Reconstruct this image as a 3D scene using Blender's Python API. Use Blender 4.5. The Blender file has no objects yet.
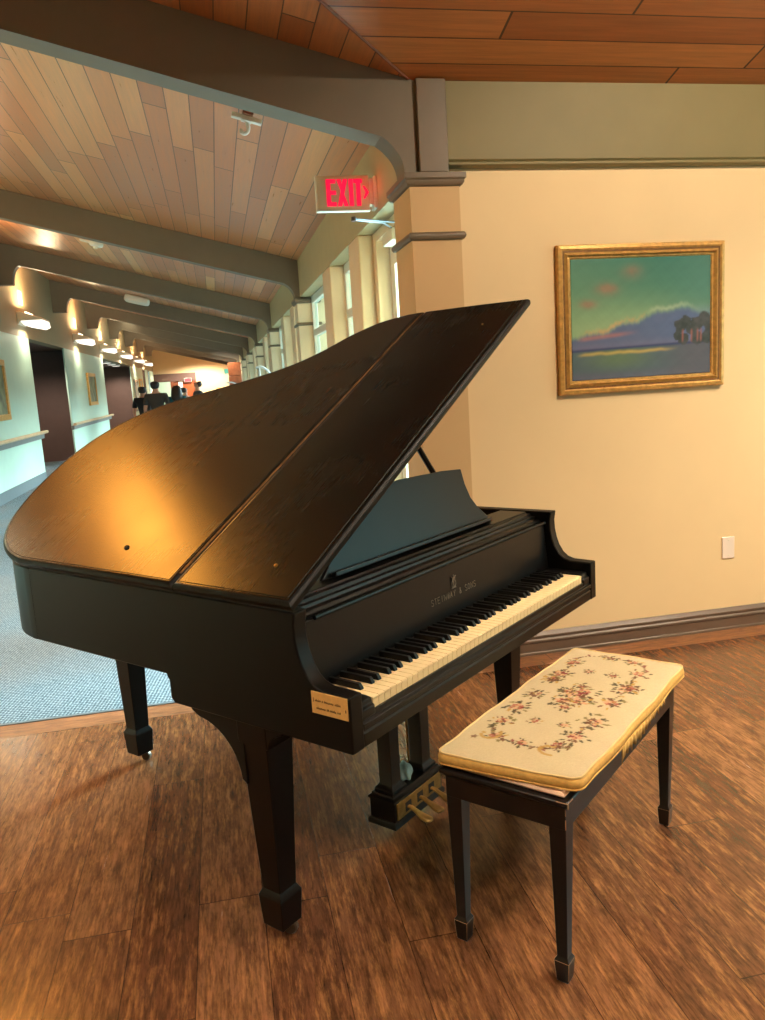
import bpy, bmesh, math, random
import numpy as np
from mathutils import Vector, Matrix
random.seed(7); np.random.seed(7)
C = bpy.context.scene
COL = C.collection
PI = math.pi
R = math.radians

# ------------------------------------------------------------------ materials
def srgb(r, g, b):
    f = lambda c: (c/255/12.92) if c/255 <= .04045 else ((c/255+.055)/1.055)**2.4
    return (f(r), f(g), f(b), 1)

class NT:
    def __init__(s, name):
        s.m = bpy.data.materials.new(name); s.m.use_nodes = True
        s.t = s.m.node_tree; s.n = s.t.nodes; s.l = s.t.links
        s.b = s.n['Principled BSDF']
    def node(s, typ, **kw):
        nd = s.n.new(typ)
        for k, v in kw.items(): setattr(nd, k, v)
        return nd
    def put(s, sock, v):
        if isinstance(v, bpy.types.NodeSocket): s.l.new(v, sock)
        elif v is not None: sock.default_value = v
    def math(s, op, a, b=None, c=None):
        nd = s.node('ShaderNodeMath', operation=op)
        for i, v in enumerate((a, b, c)):
            if v is not None: s.put(nd.inputs[i], v)
        return nd.outputs[0]
    def mix(s, f, a, b, mode='MIX'):
        nd = s.node('ShaderNodeMix', data_type='RGBA', blend_type=mode)
        s.put(nd.inputs[0], f); s.put(nd.inputs[6], a); s.put(nd.inputs[7], b)
        return nd.outputs[2]
    def ramp(s, f, stops):
        nd = s.node('ShaderNodeValToRGB'); e = nd.color_ramp.elements
        while len(e) < len(stops): e.new(.5)
        for el, (p, c) in zip(e, stops): el.position = p; el.color = c
        s.put(nd.inputs[0], f); return nd.outputs[0]
    def co(s, kind='Object'): return s.node('ShaderNodeTexCoord').outputs[kind]
    def sep(s, v):
        nd = s.node('ShaderNodeSeparateXYZ'); s.put(nd.inputs[0], v); return nd.outputs
    def comb(s, x, y, z):
        nd = s.node('ShaderNodeCombineXYZ')
        for i, v in enumerate((x, y, z)): s.put(nd.inputs[i], v)
        return nd.outputs[0]
    def noise(s, v, scale, detail=4, rough=.55):
        nd = s.node('ShaderNodeTexNoise'); s.put(nd.inputs['Vector'], v)
        nd.inputs['Scale'].default_value = scale; nd.inputs['Detail'].default_value = detail
        nd.inputs['Roughness'].default_value = rough
        return nd.outputs['Fac']
    def bump(s, h, strength=.2, dist=.01):
        nd = s.node('ShaderNodeBump'); nd.inputs['Strength'].default_value = strength
        nd.inputs['Distance'].default_value = dist; s.put(nd.inputs['Height'], h)
        s.l.new(nd.outputs[0], s.b.inputs['Normal'])
    def set(s, col=None, rough=None, metal=None, spec=None, coat=None):
        for k, v in (('Base Color', col), ('Roughness', rough), ('Metallic', metal), ('Specular IOR Level', spec), ('Coat Weight', coat)):
            if v is not None: s.put(s.b.inputs[k], v)
        return s.m

def plain(name, col, rough=.5, metal=0, var=.06, scale=6, spec=None, bump=0, bscale=60):
    t = NT(name); n = t.noise(t.co(), scale)
    dark = tuple(c*(1-var) for c in col[:3])+(1,); lite = tuple(min(1, c*(1+var)) for c in col[:3])+(1,)
    t.set(t.ramp(n, [(.3, dark), (.7, lite)]), rough, metal, spec)
    if bump: t.bump(t.noise(t.co(), bscale), bump, .004)
    return t.m

def emit(name, col, strength):
    t = NT(name); t.set((0, 0, 0, 1), .6)
    t.b.inputs['Emission Color'].default_value = col; t.b.inputs['Emission Strength'].default_value = strength
    return t.m

def planks(name, width, length, stops, along='y', seam=(.02, .01, .006, 1), seam_w=.018, end_w=.003, rough=.3, grain=.25, mottle=None, spec=.5, seam_mix=1.0, bump=.15):
    t = NT(name); x, y, z = t.sep(t.co())[:3]
    a, b = (y, x) if along == 'y' else (x, y)      # a runs along the board, b across
    row = t.math('DIVIDE', b, width); rid = t.math('FLOOR', row)
    wn = t.node('ShaderNodeTexWhiteNoise', noise_dimensions='1D'); t.put(wn.inputs['W'], rid)
    u = t.math('ADD', t.math('DIVIDE', a, length), t.math('MULTIPLY', wn.outputs['Value'], 7.3))
    pid = t.math('FLOOR', u)
    w2 = t.node('ShaderNodeTexWhiteNoise', noise_dimensions='2D'); t.put(w2.inputs['Vector'], t.comb(rid, pid, 0))
    rnd = w2.outputs['Value']
    base = t.ramp(rnd, stops)
    gv = t.comb(t.math('MULTIPLY', a, 1.6), t.math('MULTIPLY', b, 30), t.math('MULTIPLY', rnd, 40))
    g = t.noise(gv, 1.6, 6, .65)
    gcol = t.ramp(g, [(.28, (1-grain*1.5,)*3+(1,)), (.72, (1+grain*.35,)*3+(1,))])
    col = t.mix(1.0, base, gcol, 'MULTIPLY')
    if mottle:
        ra = t.math('MULTIPLY', rnd, 23)
        mn = t.noise(t.comb(t.math('MULTIPLY', a, 5.0), t.math('MULTIPLY', b, 15), ra), 1.5, 9, .7)
        col = t.mix(t.math('MULTIPLY', t.ramp(mn, [(.46, (0, 0, 0, 1)), (.62, (1, 1, 1, 1))]), .62), col, mottle[0])
        mn2 = t.noise(t.comb(t.math('MULTIPLY', a, 4.0), t.math('MULTIPLY', b, 24), t.math('ADD', ra, 7.7)), 1.7, 9, .72)
        col = t.mix(t.math('MULTIPLY', t.ramp(mn2, [(.5, (0, 0, 0, 1)), (.66, (1, 1, 1, 1))]), .45), col, mottle[1])
        fn = t.noise(t.comb(t.math('MULTIPLY', a, 10), t.math('MULTIPLY', b, 90), ra), 1.4, 6, .7)
        col = t.mix(1.0, col, t.ramp(fn, [(.36, (.56, .54, .52, 1)), (.58, (1.08, 1.08, 1.06, 1))]), 'MULTIPLY')
    fr = t.math('FRACT', row); e1 = t.math('MINIMUM', fr, t.math('SUBTRACT', 1, fr))
    fu = t.math('FRACT', u); e2 = t.math('MINIMUM', fu, t.math('SUBTRACT', 1, fu))
    s1 = t.math('LESS_THAN', e1, seam_w); s2 = t.math('LESS_THAN', e2, end_w)
    sm = t.math('MAXIMUM', s1, s2)
    col = t.mix(t.math('MULTIPLY', sm, seam_mix), col, seam)
    t.set(col, t.math('ADD', rough, t.math('MULTIPLY', t.math('SUBTRACT', g, .5), .25)), spec=spec)
    t.bump(t.math('SUBTRACT', g, t.math('MULTIPLY', sm, 1.5)), bump, .003)
    return t.m

M = {}
M['wall'] = plain('cream_wall_paint', srgb(234, 204, 156), .75, var=.02, scale=3, bump=.05, bscale=180)
M['column'] = plain('tan_column_paint', srgb(212, 174, 124), .7, var=.02, bump=.05, bscale=180)
M['olive'] = plain('olive_fascia_paint', srgb(128, 116, 76), .6, var=.03)
M['taupe'] = plain('taupe_beam_paint', srgb(118, 107, 90), .55, var=.04)
M['trimbrown'] = plain('brown_trim_paint', srgb(108, 92, 72), .45, var=.05)
M['base'] = plain('dark_brown_baseboard', srgb(98, 80, 66), .4, var=.06)
M['upper'] = plain('warm_grey_upper_wall', srgb(156, 142, 108), .7, var=.03)
M['sage'] = plain('sage_header_paint', srgb(178, 166, 128), .7, var=.03)
M['mint'] = plain('pale_mint_wall', srgb(180, 208, 190), .55, var=.02)
M['darkwall'] = plain('chocolate_wall', srgb(98, 72, 62), .6, var=.05)
M['slate'] = plain('slate_cove_base', srgb(92, 104, 108), .5)
M['white'] = plain('white_paint', srgb(228, 226, 214), .45, var=.02)
M['jamb'] = plain('pale_jamb_paint', srgb(230, 208, 174), .55, var=.02)
M['rail'] = plain('oak_handrail', srgb(196, 170, 132), .4, var=.1, scale=12)
M['railgrey'] = plain('grey_bumper_rail', srgb(112, 116, 112), .5)
M['redwood'] = plain('red_brown_wood', srgb(120, 66, 38), .4, var=.25, scale=9)
M['orange_door'] = plain('orange_brown_door', srgb(165, 80, 38), .4, var=.1)
M['ceil_corr'] = planks('tan_ceiling_boards', .134, 2.1,
    [(0, srgb(194, 126, 84)), (.35, srgb(208, 134, 88)), (.7, srgb(220, 150, 99)), (.9, srgb(229, 164, 109)), (1, srgb(238, 180, 120))],
    'y', srgb(105, 70, 45), .022, .003, .32, .12)
M['ceil_room'] = planks('reddish_ceiling_boards', .134, 1.6,  # redder, darker boards than the corridor ceiling
    [(0, srgb(176, 98, 50)), (.5, srgb(196, 116, 62)), (1, srgb(212, 134, 76))], 'y', srgb(82, 44, 22), .02, .003, .35, .2)
M['ceil_room_x'] = planks('reddish_ceiling_boards_across', .16, 1.9,
    [(0, srgb(176, 98, 50)), (.5, srgb(196, 116, 62)), (1, srgb(212, 134, 76))], 'x', srgb(82, 44, 22), .02, .003, .35, .2)
FLW = [(0, srgb(104, 66, 44)), (.35, srgb(118, 77, 50)), (.7, srgb(130, 87, 57)), (1, srgb(146, 101, 67))]
M['floor'] = planks('hickory_floor_boards', .185, 1.22, FLW, 'y', srgb(52, 32, 22), .007, .0014, .22, .24,
                    (srgb(74, 48, 36), srgb(188, 132, 78)), .65, .75)
M['thresh'] = planks('hickory_border_board', .185, 1.6, [(0, srgb(150, 100, 68)), (1, srgb(165, 112, 76))], 'x', srgb(52, 30, 20), .0, .0015, .34, .35,
                     (srgb(110, 70, 48), srgb(186, 132, 90)), .5)

def carpet():
    t = NT('woven_carpet'); x, y, z = t.sep(t.co())[:3]
    a = t.math('MULTIPLY', t.math('ADD', x, t.math('MULTIPLY', y, .55)), 210)
    b = t.math('MULTIPLY', t.math('SUBTRACT', x, t.math('MULTIPLY', y, 1.1)), 150)
    w = t.math('MULTIPLY', t.math('SINE', a), t.math('SINE', b))
    n = t.noise(t.co(), 90, 3); big = t.noise(t.co(), .55, 2)
    f = t.math('ADD', t.math('MULTIPLY', w, .32), n)
    c = t.ramp(f, [(.2, srgb(56, 72, 82)), (.5, srgb(100, 118, 127)), (.8, srgb(154, 172, 180))])
    c = t.mix(t.math('MULTIPLY', t.ramp(big, [(.45, (0, 0, 0, 1)), (.65, (1, 1, 1, 1))]), .35), c, srgb(140, 128, 116))
    t.set(c, .95, spec=.1); t.bump(f, .5, .006); return t.m
M['carpet'] = carpet()

def lacquer():
    t = NT('worn_black_lacquer'); co = t.co()
    n = t.noise(co, 2.2, 5); sx, sy, sz = t.sep(co)[:3]
    scr = t.noise(t.comb(t.math('MULTIPLY', sx, 3), t.math('MULTIPLY', sy, 60), sz), 3, 5, .7)
    dust = t.ramp(t.noise(co, 7, 8, .7), [(.48, (0, 0, 0, 1)), (.75, (1, 1, 1, 1))])
    c = t.mix(t.math('MULTIPLY', dust, .35), srgb(7, 6, 5), srgb(16, 12, 9))
    r = t.math('ADD', .185, t.math('ADD', t.math('MULTIPLY', n, .12), t.math('MULTIPLY', scr, .045)))
    return t.set(c, r, spec=.4)
M['lid'] = lacquer()
M['black'] = plain('black_satin_lacquer', srgb(8, 7, 7), .33, var=.15, scale=14, spec=.24)
M['blackmat'] = plain('matt_black_lacquer', srgb(9, 8, 7), .42, var=.2, scale=10, spec=.16)
M['bench'] = plain('black_bench_lacquer', srgb(11, 9, 10), .3, var=.2, scale=20, spec=.4)
M['worn'] = plain('bare_worn_edge', srgb(150, 118, 86), .6, var=.3, scale=60)
M['ivory'] = plain('aged_ivory', srgb(222, 198, 150), .3, var=.03, scale=30)
M['ebony'] = plain('ebony_key', srgb(6, 6, 6), .4, spec=.25)
M['brass'] = plain('aged_brass', srgb(170, 136, 78), .35, .9, var=.25, scale=50)
M['hinge'] = plain('tarnished_hinge_brass', srgb(112, 80, 40), .5, .6, var=.5, scale=40)
M['goldplate'] = plain('gilt_iron_plate', srgb(150, 112, 58), .45, .6)
M['plaque'] = plain('engraved_brass_plaque', srgb(226, 178, 104), .5, .15, var=.08, scale=120)
M['ink'] = plain('dark_engraving', srgb(80, 50, 24), .6)
M['letter'] = plain('faded_gilt_lettering', srgb(112, 106, 94), .5)
M['steel'] = plain('steel', srgb(176, 180, 182), .25, .9)
M['armgrey'] = plain('grey_arm_metal', srgb(120, 124, 128), .4, .3)
M['chrome'] = plain('white_enamel_tube', srgb(226, 232, 236), .2, .2)
M['gilt'] = plain('gilt_picture_frame', srgb(204, 158, 86), .42, .35, var=.22, scale=38, bump=.2, bscale=140)
M['giltdark'] = plain('dark_gilt_edge', srgb(120, 80, 34), .45, .3, var=.3, scale=60)
M['outlet'] = plain('ivory_plastic', srgb(240, 222, 206), .4, var=.01)
M['seat'] = plain('pinkish_seat_vinyl', srgb(206, 170, 140), .5)
M['cream'] = plain('cream_piping', srgb(214, 186, 128), .8)
M['gold_cloth'] = plain('golden_cotton', srgb(202, 158, 82), .85, var=.12, scale=70, bump=.2)
M['signcase'] = plain('aluminium_sign_case', srgb(228, 220, 196), .4, .05)
M['exit_red'] = emit('lit_red_letters', (1, .006, .05, 1), 1.3)
M['far_red'] = emit('lit_red_sign', (1, .1, .12, 1), 1.2)
M['far_green'] = emit('lit_green_sign', (.25, .9, .6, 1), .8)
M['lampwarm'] = emit('warm_diffuser', (1, .93, .80, 1), 1.6)
M['lampup'] = emit('warm_lamp_tube', (1, .80, .5, 1), 4)
M['can'] = emit('added_warm_downlight', (1, .72, .42, 1), 12)
M['skylight'] = emit('warm_cove_panel', (1, .90, .62, 1), 3.2)
M['bluecloth'] = plain('pale_blue_cloth', srgb(150, 190, 196), .8)
M['caster'] = plain('dark_metal_caster', srgb(92, 84, 74), .35, .8)
M['rubber'] = plain('black_rubber', srgb(18, 18, 18), .7)
M['skin'] = plain('skin', srgb(204, 150, 122), .55, var=.04)
M['hair'] = plain('dark_hair', srgb(30, 22, 18), .5)
M['tee'] = plain('charcoal_shirt', srgb(58, 54, 50), .85)
M['jet'] = plain('black_shirt', srgb(22, 22, 24), .85)
M['teal'] = plain('teal_top', srgb(28, 104, 112), .8)
M['jacket'] = plain('navy_jacket', srgb(34, 38, 48), .8)
M['pink'] = plain('pale_pink_shirt', srgb(226, 184, 176), .8)
M['trouser'] = plain('dark_trousers', srgb(40, 40, 46), .85)
M['concrete'] = plain('blue_grey_paving', srgb(84, 112, 116), .85)
M['farcanvas'] = plain('muted_landscape_canvas', srgb(120, 128, 96), .6, var=.5, scale=5)
M['farcanvas2'] = plain('pale_canvas', srgb(176, 182, 178), .6, var=.25, scale=6)

def glass():
    t = NT('window_glass'); t.n.remove(t.b)
    tr = t.node('ShaderNodeBsdfTransparent'); tr.inputs[0].default_value = (.86, .97, .97, 1)
    gl = t.node('ShaderNodeBsdfGlossy'); gl.inputs['Roughness'].default_value = .02
    fr = t.node('ShaderNodeFresnel'); fr.inputs[0].default_value = 1.35
    mx = t.node('ShaderNodeMixShader')
    t.l.new(t.math('MULTIPLY', fr.outputs[0], .15), mx.inputs[0]); t.l.new(tr.outputs[0], mx.inputs[1]); t.l.new(gl.outputs[0], mx.inputs[2])
    t.l.new(mx.outputs[0], t.n['Material Output'].inputs[0]); return t.m
M['glass'] = glass()

def painted(name, attr='pigment', rough=.6, spec=.3, weave=0):
    t = NT(name); a = t.node('ShaderNodeAttribute', attribute_name=attr)
    t.set(a.outputs['Color'], rough, spec=spec)
    if weave: t.bump(t.noise(t.co(), 700, 2), weave, .002)
    return t.m
M['canvas'] = painted('oil_on_canvas', rough=.42)
M['needlepoint'] = painted('needlepoint_cloth', rough=.9, spec=.15, weave=.5)

# ------------------------------------------------------------------ mesh tools
class MB:
    def __init__(s): s.bm = bmesh.new()
    def add(s, verts, faces):
        vs = [s.bm.verts.new(v) for v in verts]
        for f in faces:
            try: s.bm.faces.new([vs[i] for i in f])
            except ValueError: pass
        return vs
    def box(s, x0, x1, y0, y1, z0, z1):
        v = [(x, y, z) for z in (z0, z1) for y in (y0, y1) for x in (x0, x1)]
        s.add(v, [(0, 2, 3, 1), (4, 5, 7, 6), (0, 1, 5, 4), (2, 6, 7, 3), (0, 4, 6, 2), (1, 3, 7, 5)]); return s
    def prism(s, poly, axis, a, b):
        f = {'x': lambda p, t: (t, p[0], p[1]), 'y': lambda p, t: (p[0], t, p[1]), 'z': lambda p, t: (p[0], p[1], t)}[axis]
        n = len(poly)
        s.add([f(p, a) for p in poly]+[f(p, b) for p in poly],
              [tuple(range(n))[::-1], tuple(range(n, 2*n))]+[(i, (i+1) % n, n+(i+1) % n, n+i) for i in range(n)]); return s
    def loft(s, rings, cap=True):
        n = len(rings[0]); v = [p for r in rings for p in r]; f = []
        for k in range(len(rings)-1):
            for i in range(n):
                j = (i+1) % n; f.append((k*n+i, k*n+j, (k+1)*n+j, (k+1)*n+i))
        if cap: f += [tuple(range(n))[::-1], tuple(range((len(rings)-1)*n, len(rings)*n))]
        s.add(v, f); return s
    def post(s, cx, cy, secs):
        "square section post: secs = (z, half width[, dx, dy])"
        rs = []
        for q in secs:
            z, h = q[:2]; dx, dy = (q[2], q[3]) if len(q) > 2 else (0, 0)
            rs.append([(cx+dx-h, cy+dy-h, z), (cx+dx+h, cy+dy-h, z), (cx+dx+h, cy+dy+h, z), (cx+dx-h, cy+dy+h, z)])
        return s.loft(rs)
    def tube(s, pts, r, seg=10, closed=False, flat=1.0):
        pts = [Vector(p) for p in pts]; n = len(pts); rings = []; up = None
        for i, p in enumerate(pts):
            d = (pts[(i+1) % n]-pts[i-1]) if closed else (pts[min(i+1, n-1)]-pts[max(i-1, 0)])
            d.normalize()
            if up is None: up = Vector((0, 0, 1)) if abs(d.z) < .9 else Vector((1, 0, 0))
            sd = d.cross(up).normalized(); up = sd.cross(d).normalized()
            rr = r[i] if isinstance(r, (list, tuple)) else r
            rings.append([tuple(p+sd*math.cos(2*PI*k/seg)*rr+up*math.sin(2*PI*k/seg)*rr*flat) for k in range(seg)])
        if closed:
            rings.append(rings[0]); s.loft(rings, False); bmesh.ops.remove_doubles(s.bm, verts=s.bm.verts, dist=1e-5)
        else: s.loft(rings)
        return s
    def lathe(s, prof, c=(0, 0, 0), axis='z', seg=20):
        rings = []
        for r, h in prof:
            ring = []
            for k in range(seg):
                a = 2*PI*k/seg; u, w = r*math.cos(a), r*math.sin(a)
                p = {'z': (u, w, h), 'x': (h, u, w), 'y': (w, h, u)}[axis]
                ring.append((p[0]+c[0], p[1]+c[1], p[2]+c[2]))
            rings.append(ring)
        return s.loft(rings)
    def xf(s, mat): bmesh.ops.transform(s.bm, matrix=mat, verts=s.bm.verts); return s
    def build(s, name, mat, parent=None, bevel=0, smooth=.6, loc=None, seg=2):
        bmesh.ops.recalc_face_normals(s.bm, faces=s.bm.faces)
        me = bpy.data.meshes.new(name); s.bm.to_mesh(me); s.bm.free()
        if smooth:
            for p in me.polygons: p.use_smooth = True
            me.set_sharp_from_angle(angle=smooth)
        me.materials.append(mat)
        o = bpy.data.objects.new(name, me); COL.objects.link(o)
        if parent: o.parent = parent
        if loc: o.location = loc
        if bevel:
            b = o.modifiers.new('bevel', 'BEVEL'); b.width = bevel; b.segments = seg; b.limit_method = 'ANGLE'; b.angle_limit = R(40)
        return o

def thing(name, label, cat, loc=(0, 0, 0), rz=0, group=None):
    o = bpy.data.objects.new(name, None); COL.objects.link(o); o.location = loc; o.rotation_euler = (0, 0, rz)
    o.empty_display_size = .1
    return tag(o, label, cat, group)
def tag(o, label, cat, group=None):
    o['label'] = label; o['category'] = cat
    if group: o['group'] = group
    return o
def struct(o): o['kind'] = 'structure'; return o
def copy_tree(o, parent=None):
    c = o.copy(); COL.objects.link(c)
    if parent: c.parent = parent
    for ch in o.children: copy_tree(ch, c)
    return c
def catmull(pts, n=6, closed=False):
    out = []; P = [Vector(p) for p in pts]; N = len(P)
    for i in range(N if closed else N-1):
        g = lambda k: P[k % N] if closed else P[max(0, min(N-1, k))]
        a, b, c, d = g(i-1), g(i), g(i+1), g(i+2)
        for k in range(n):
            t = k/n
            out.append(.5*((2*b)+(c-a)*t+(2*a-5*b+4*c-d)*t*t+(3*b-a-3*c+d)*t**3))
    if not closed: out.append(P[-1])
    return [tuple(p) for p in out]
def arc(cx, cy, r, a0, a1, n=8):
    return [(cx+r*math.cos(R(a0+(a1-a0)*i/n)), cy+r*math.sin(R(a0+(a1-a0)*i/n))) for i in range(n+1)]
def text(body, size, mat, name, parent, loc, rot, extrude=.0006, spacing=1.0, align='CENTER'):
    cu = bpy.data.curves.new(name, 'FONT'); cu.body = body; cu.size = size; cu.extrude = extrude
    cu.align_x = align; cu.align_y = 'CENTER'; cu.space_character = spacing; cu.materials.append(mat)
    tmp = bpy.data.objects.new(name, cu); COL.objects.link(tmp); bpy.context.view_layer.update()
    me = bpy.data.meshes.new_from_object(tmp.evaluated_get(bpy.context.evaluated_depsgraph_get()))
    bpy.data.objects.remove(tmp); me.name = name
    if not me.materials: me.materials.append(mat)
    o = bpy.data.objects.new(name, me); COL.objects.link(o); o.parent = parent; o.location = loc; o.rotation_euler = rot
    return o
def light(name, kind, loc, energy, col, rot=(0, 0, 0), **kw):
    l = bpy.data.lights.new(name, kind); l.energy = energy; l.color = col
    for k, v in kw.items(): setattr(l, k, v)
    o = bpy.data.objects.new(name, l); COL.objects.link(o); o.location = loc; o.rotation_euler = rot
    return o
def aim(d): return Vector(d).to_track_quat('-Z', 'Y').to_euler()

# ------------------------------------------------------------------ room shell
YW = 3.817      # picture wall
XW = 1.0        # corridor window wall, inner face
XL = -3.2       # corridor left wall
XE = 4.7; YB = -3.6; YF = 45.0
SL = .267
A = lambda x: 2.815+SL*(1.0-x)            # corridor roof
BEAMS = [3.86, 9.13, 13.75, 18.35, 23.0, 27.6, 32.2, 36.8, 41.4]

struct(MB().box(XL-.2, XE+.2, YB-.2, 3.655, -.08, 0).build('floor', M['floor']))
struct(MB().box(XL-.2, XE+.2, 3.655, 3.80, -.08, .0005).build('floor_threshold', M['thresh']))
struct(MB().box(XL, 1.35, 3.80, 3.822, -.08, .004).build('trim_1', M['slate']))
struct(MB().box(-8, 1.35, 3.822, YF+.2, -.08, .002).build('floor_carpet', M['carpet']))
struct(MB().box(1.36, 16, 3.9, YF+8, -.12, -.02).build('ground', M['concrete']))

# picture wall + fascia + mouldings
struct(MB().box(1.0, XE+.2, YW, YW+.22, 0, 2.85).build('wall_right', M['wall']))
struct(MB().box(1.152, XE, YW-.025, YW, 2.475, 2.815).build('wall_fascia', M['olive']))
prof = [(YW, 2.435), (YW-.03, 2.438), (YW-.042, 2.446), (YW-.042, 2.455), (YW-.034, 2.46), (YW-.045, 2.468), (YW-.045, 2.474), (YW-.03, 2.478), (YW, 2.478)]
struct(MB().prism(prof, 'x', 1.152, XE).build('trim_2', M['olive']))
bp = [(YW, 0), (YW-.022, 0), (YW-.022, .012), (YW-.018, .016), (YW-.018, .062), (YW-.024, .07), (YW-.024, .078), (YW-.016, .086), (YW-.02, .094), (YW-.02, .102), (YW-.008, .115), (YW-.004, .121), (YW, .121)]
struct(MB().prism(bp, 'x', 1.22, XE).build('baseboard_right', M['base']))

# post above the column
struct(MB().box(1.012, 1.152, YW-.06, YW, 2.41, 2.815).build('beam_post', M['trimbrown'], bevel=.004))

# columns: one at the picture wall and one under each beam
def column(y, mat):
    x0, x1, y0, y1 = .965, 1.205, y-.075, y+.27
    m = MB(); m.box(x0, x1, y0, y1, 0, 2.365)
    o = struct(m.build('column', mat))
    def ring(prof):
        m = MB(); rs = []
        for d, z in prof: rs.append([(x0-d, y0-d, z), (x1+d, y0-d, z), (x1+d, y1+d, z), (x0-d, y1+d, z)])
        return m.loft(rs)
    ring([(0, 2.352), (.012, 2.356), (.02, 2.368), (.02, 2.378), (.028, 2.386), (.028, 2.41), (0, 2.41)]).build('column_cap', M['trimbrown'], o)
    ring([(0, 2.112), (.012, 2.114), (.018, 2.122), (.02, 2.130), (.018, 2.138), (.012, 2.146), (0, 2.148)]).build('column_band', M['trimbrown'], o)
    return o
for i, y in enumerate(BEAMS[:7]): column(y, M['column'] if i == 0 else M['jamb'])

# sloped beams with curved brackets
def beam(y, first=False):
    bot = lambda x: A(x)-.285
    pts = [(1.03, A(1.03)-.002), (1.03, 2.41), (.945, 2.41)]
    for k in range(1, 9):                       # concave curve up to the underside
        q = R(90-50*k/8); pts.append((.842+.103*(math.sin(q)-math.sin(R(40)))/(1-math.sin(R(40))), 2.41+(bot(.842)-2.41)*math.cos(q)/math.cos(R(40))))
    pts += [(-2.80, bot(-2.80))]
    for k in range(1, 7):
        t = k/6; pts.append((-2.80-.13*math.sin(t*PI/2), bot(-2.80)-.28*(1-math.cos(t*PI/2))))
    pts += [(XL, bot(-2.80)-.28), (XL, A(XL)-.002)]
    m = MB().prism(pts, 'y', y-.08, y+.08); o = struct(m.build('ceiling_beam', M['taupe'], smooth=.2))
    return o
b0 = beam(BEAMS[0], True)
for y in BEAMS[1:]: beam(y)

# corridor ceiling and the two slopes of the piano room ceiling
def slab(name, quad, mat, th=.06):
    n = len(quad); m = MB()
    m.add([q for q in quad]+[(q[0], q[1], q[2]+th) for q in quad],
          [tuple(range(n)), tuple(range(n, 2*n))]+[(i, (i+1) % n, n+(i+1) % n, n+i) for i in range(n)])
    return struct(m.build(name, mat, smooth=0))
slab('ceiling', [(1.2, 3.86, A(1.2)), (XL, 3.86, A(XL)), (XL, YF, A(XL)), (1.2, YF, A(1.2))], M['ceil_corr'])
zc = lambda x, y: max(A(x), A(1.0)+SL*(3.80-y))
slab('ceiling_room', [(1.0, 3.80, zc(1, 3.8)), (XL, 3.80, A(XL)), (XL, -.40, A(XL))], M['ceil_room'])
slab('ceiling_slope', [(1.0, 3.80, zc(1, 3.8)), (XE, 3.80, zc(1, 3.8)), (XE, YB, zc(2, YB)), (XL, YB, zc(2, YB)), (XL, -.40, A(XL))], M['ceil_room_x'])
# crease board along the valley
struct(MB().tube([(1.0, 3.80, zc(1, 3.8)-.002), (XL, -.40, A(XL)-.002)], .006, 6).build('trim_3', M['redwood']))

# corridor window wall: header, piers, sills
HD = 2.42
struct(MB().box(XW, 1.36, 3.86, YF, HD, 2.86).build('wall_window_header', M['sage'], bevel=.004))
bays = []
for i in range(6):
    b, e = BEAMS[i]+.27, BEAMS[i+1]-.075
    if i == 0: ops = [(b+.01, 5.375, 'door'), (5.764, 6.734, 'win'), (7.174, e, 'win')]
    else: ops = [(b, b+.55, 'win'), (b+.95, b+2.02, 'win'), (b+2.40, e, 'win')]
    bays.append((b, e, ops))
k = 0
for b, e, ops in bays:
    pm = []
    for j in range(2): pm.append((ops[j][1], ops[j+1][0]))
    for (p0, p1) in pm:
        struct(MB().box(XW, 1.36, p0, p1, 0, HD).build('wall_window_pier', M['jamb'], bevel=.012))
    for (o0, o1, kind) in ops:
        if kind == 'win':
            struct(MB().box(XW+.01, 1.36, o0, o1, 0, .55).build('wall_window_sill', M['jamb'], bevel=.006))
for b in BEAMS[:7]:
    struct(MB().box(1.205, 1.36, max(b-.075, YW+.1), b+.27, 0, HD).build('wall_window_backing', M['jamb']))
struct(MB().box(XW, 1.36, BEAMS[6]+.27, YF, 0, HD).build('wall_window_end', M['jamb']))
nwin = 0
def window(o0, o1):
    global nwin
    nwin += 1
    m = MB(); x0, x1 = 1.12, 1.18; z0, z1 = .55, HD; w = .055
    m.box(x0, x1, o0, o0+w, z0, z1); m.box(x0, x1, o1-w, o1, z0, z1)
    m.box(x0, x1, o0+w, o1-w, z0, z0+w); m.box(x0, x1, o0+w, o1-w, z1-w-.02, z1)
    m.box(x0, x1, o0+w, o1-w, 1.99, 2.06)
    fr = struct(m.build('window_%d' % nwin, M['white'], bevel=.004))
    MB().box(1.147, 1.153, o0+w, o1-w, z0+w, z1-w-.02).build('pane', M['glass'], fr)
for b, e, ops in bays:
    for (o0, o1, kind) in ops:
        if kind == 'win': window(o0, o1)
# glazed door in the first bay
d0, d1 = bays[0][2][0][0], bays[0][2][0][1]
m = MB(); m.box(1.10, 1.33, d0, d0+.07, 0, HD); m.box(1.10, 1.33, d1-.09, d1, 0, HD); m.box(1.10, 1.33, d0+.07, d1-.09, 2.36, HD)
door = struct(m.build('door_1', M['jamb'], bevel=.005))
m = MB(); a0, a1 = d0+.075, d1-.095
m.box(1.19, 1.235, a0, a0+.11, .01, 2.355); m.box(1.19, 1.235, a1-.11, a1, .01, 2.355)
m.box(1.19, 1.235, a0+.11, a1-.11, 2.2, 2.355); m.box(1.19, 1.235, a0+.11, a1-.11, .01, .26)
leaf = m.build('door_leaf', M['white'], door, bevel=.004)
MB().box(1.208, 1.216, a0+.11, a1-.11, .26, 2.2).build('pane', M['glass'], leaf)
m = MB(); m.tube([(1.19, a0+.16, 1.02), (1.13, a0+.16, 1.02), (1.13, a1-.16, 1.02), (1.19, a1-.16, 1.02)], .014, 8)
m.build('push_bar', M['steel'], door)
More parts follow.
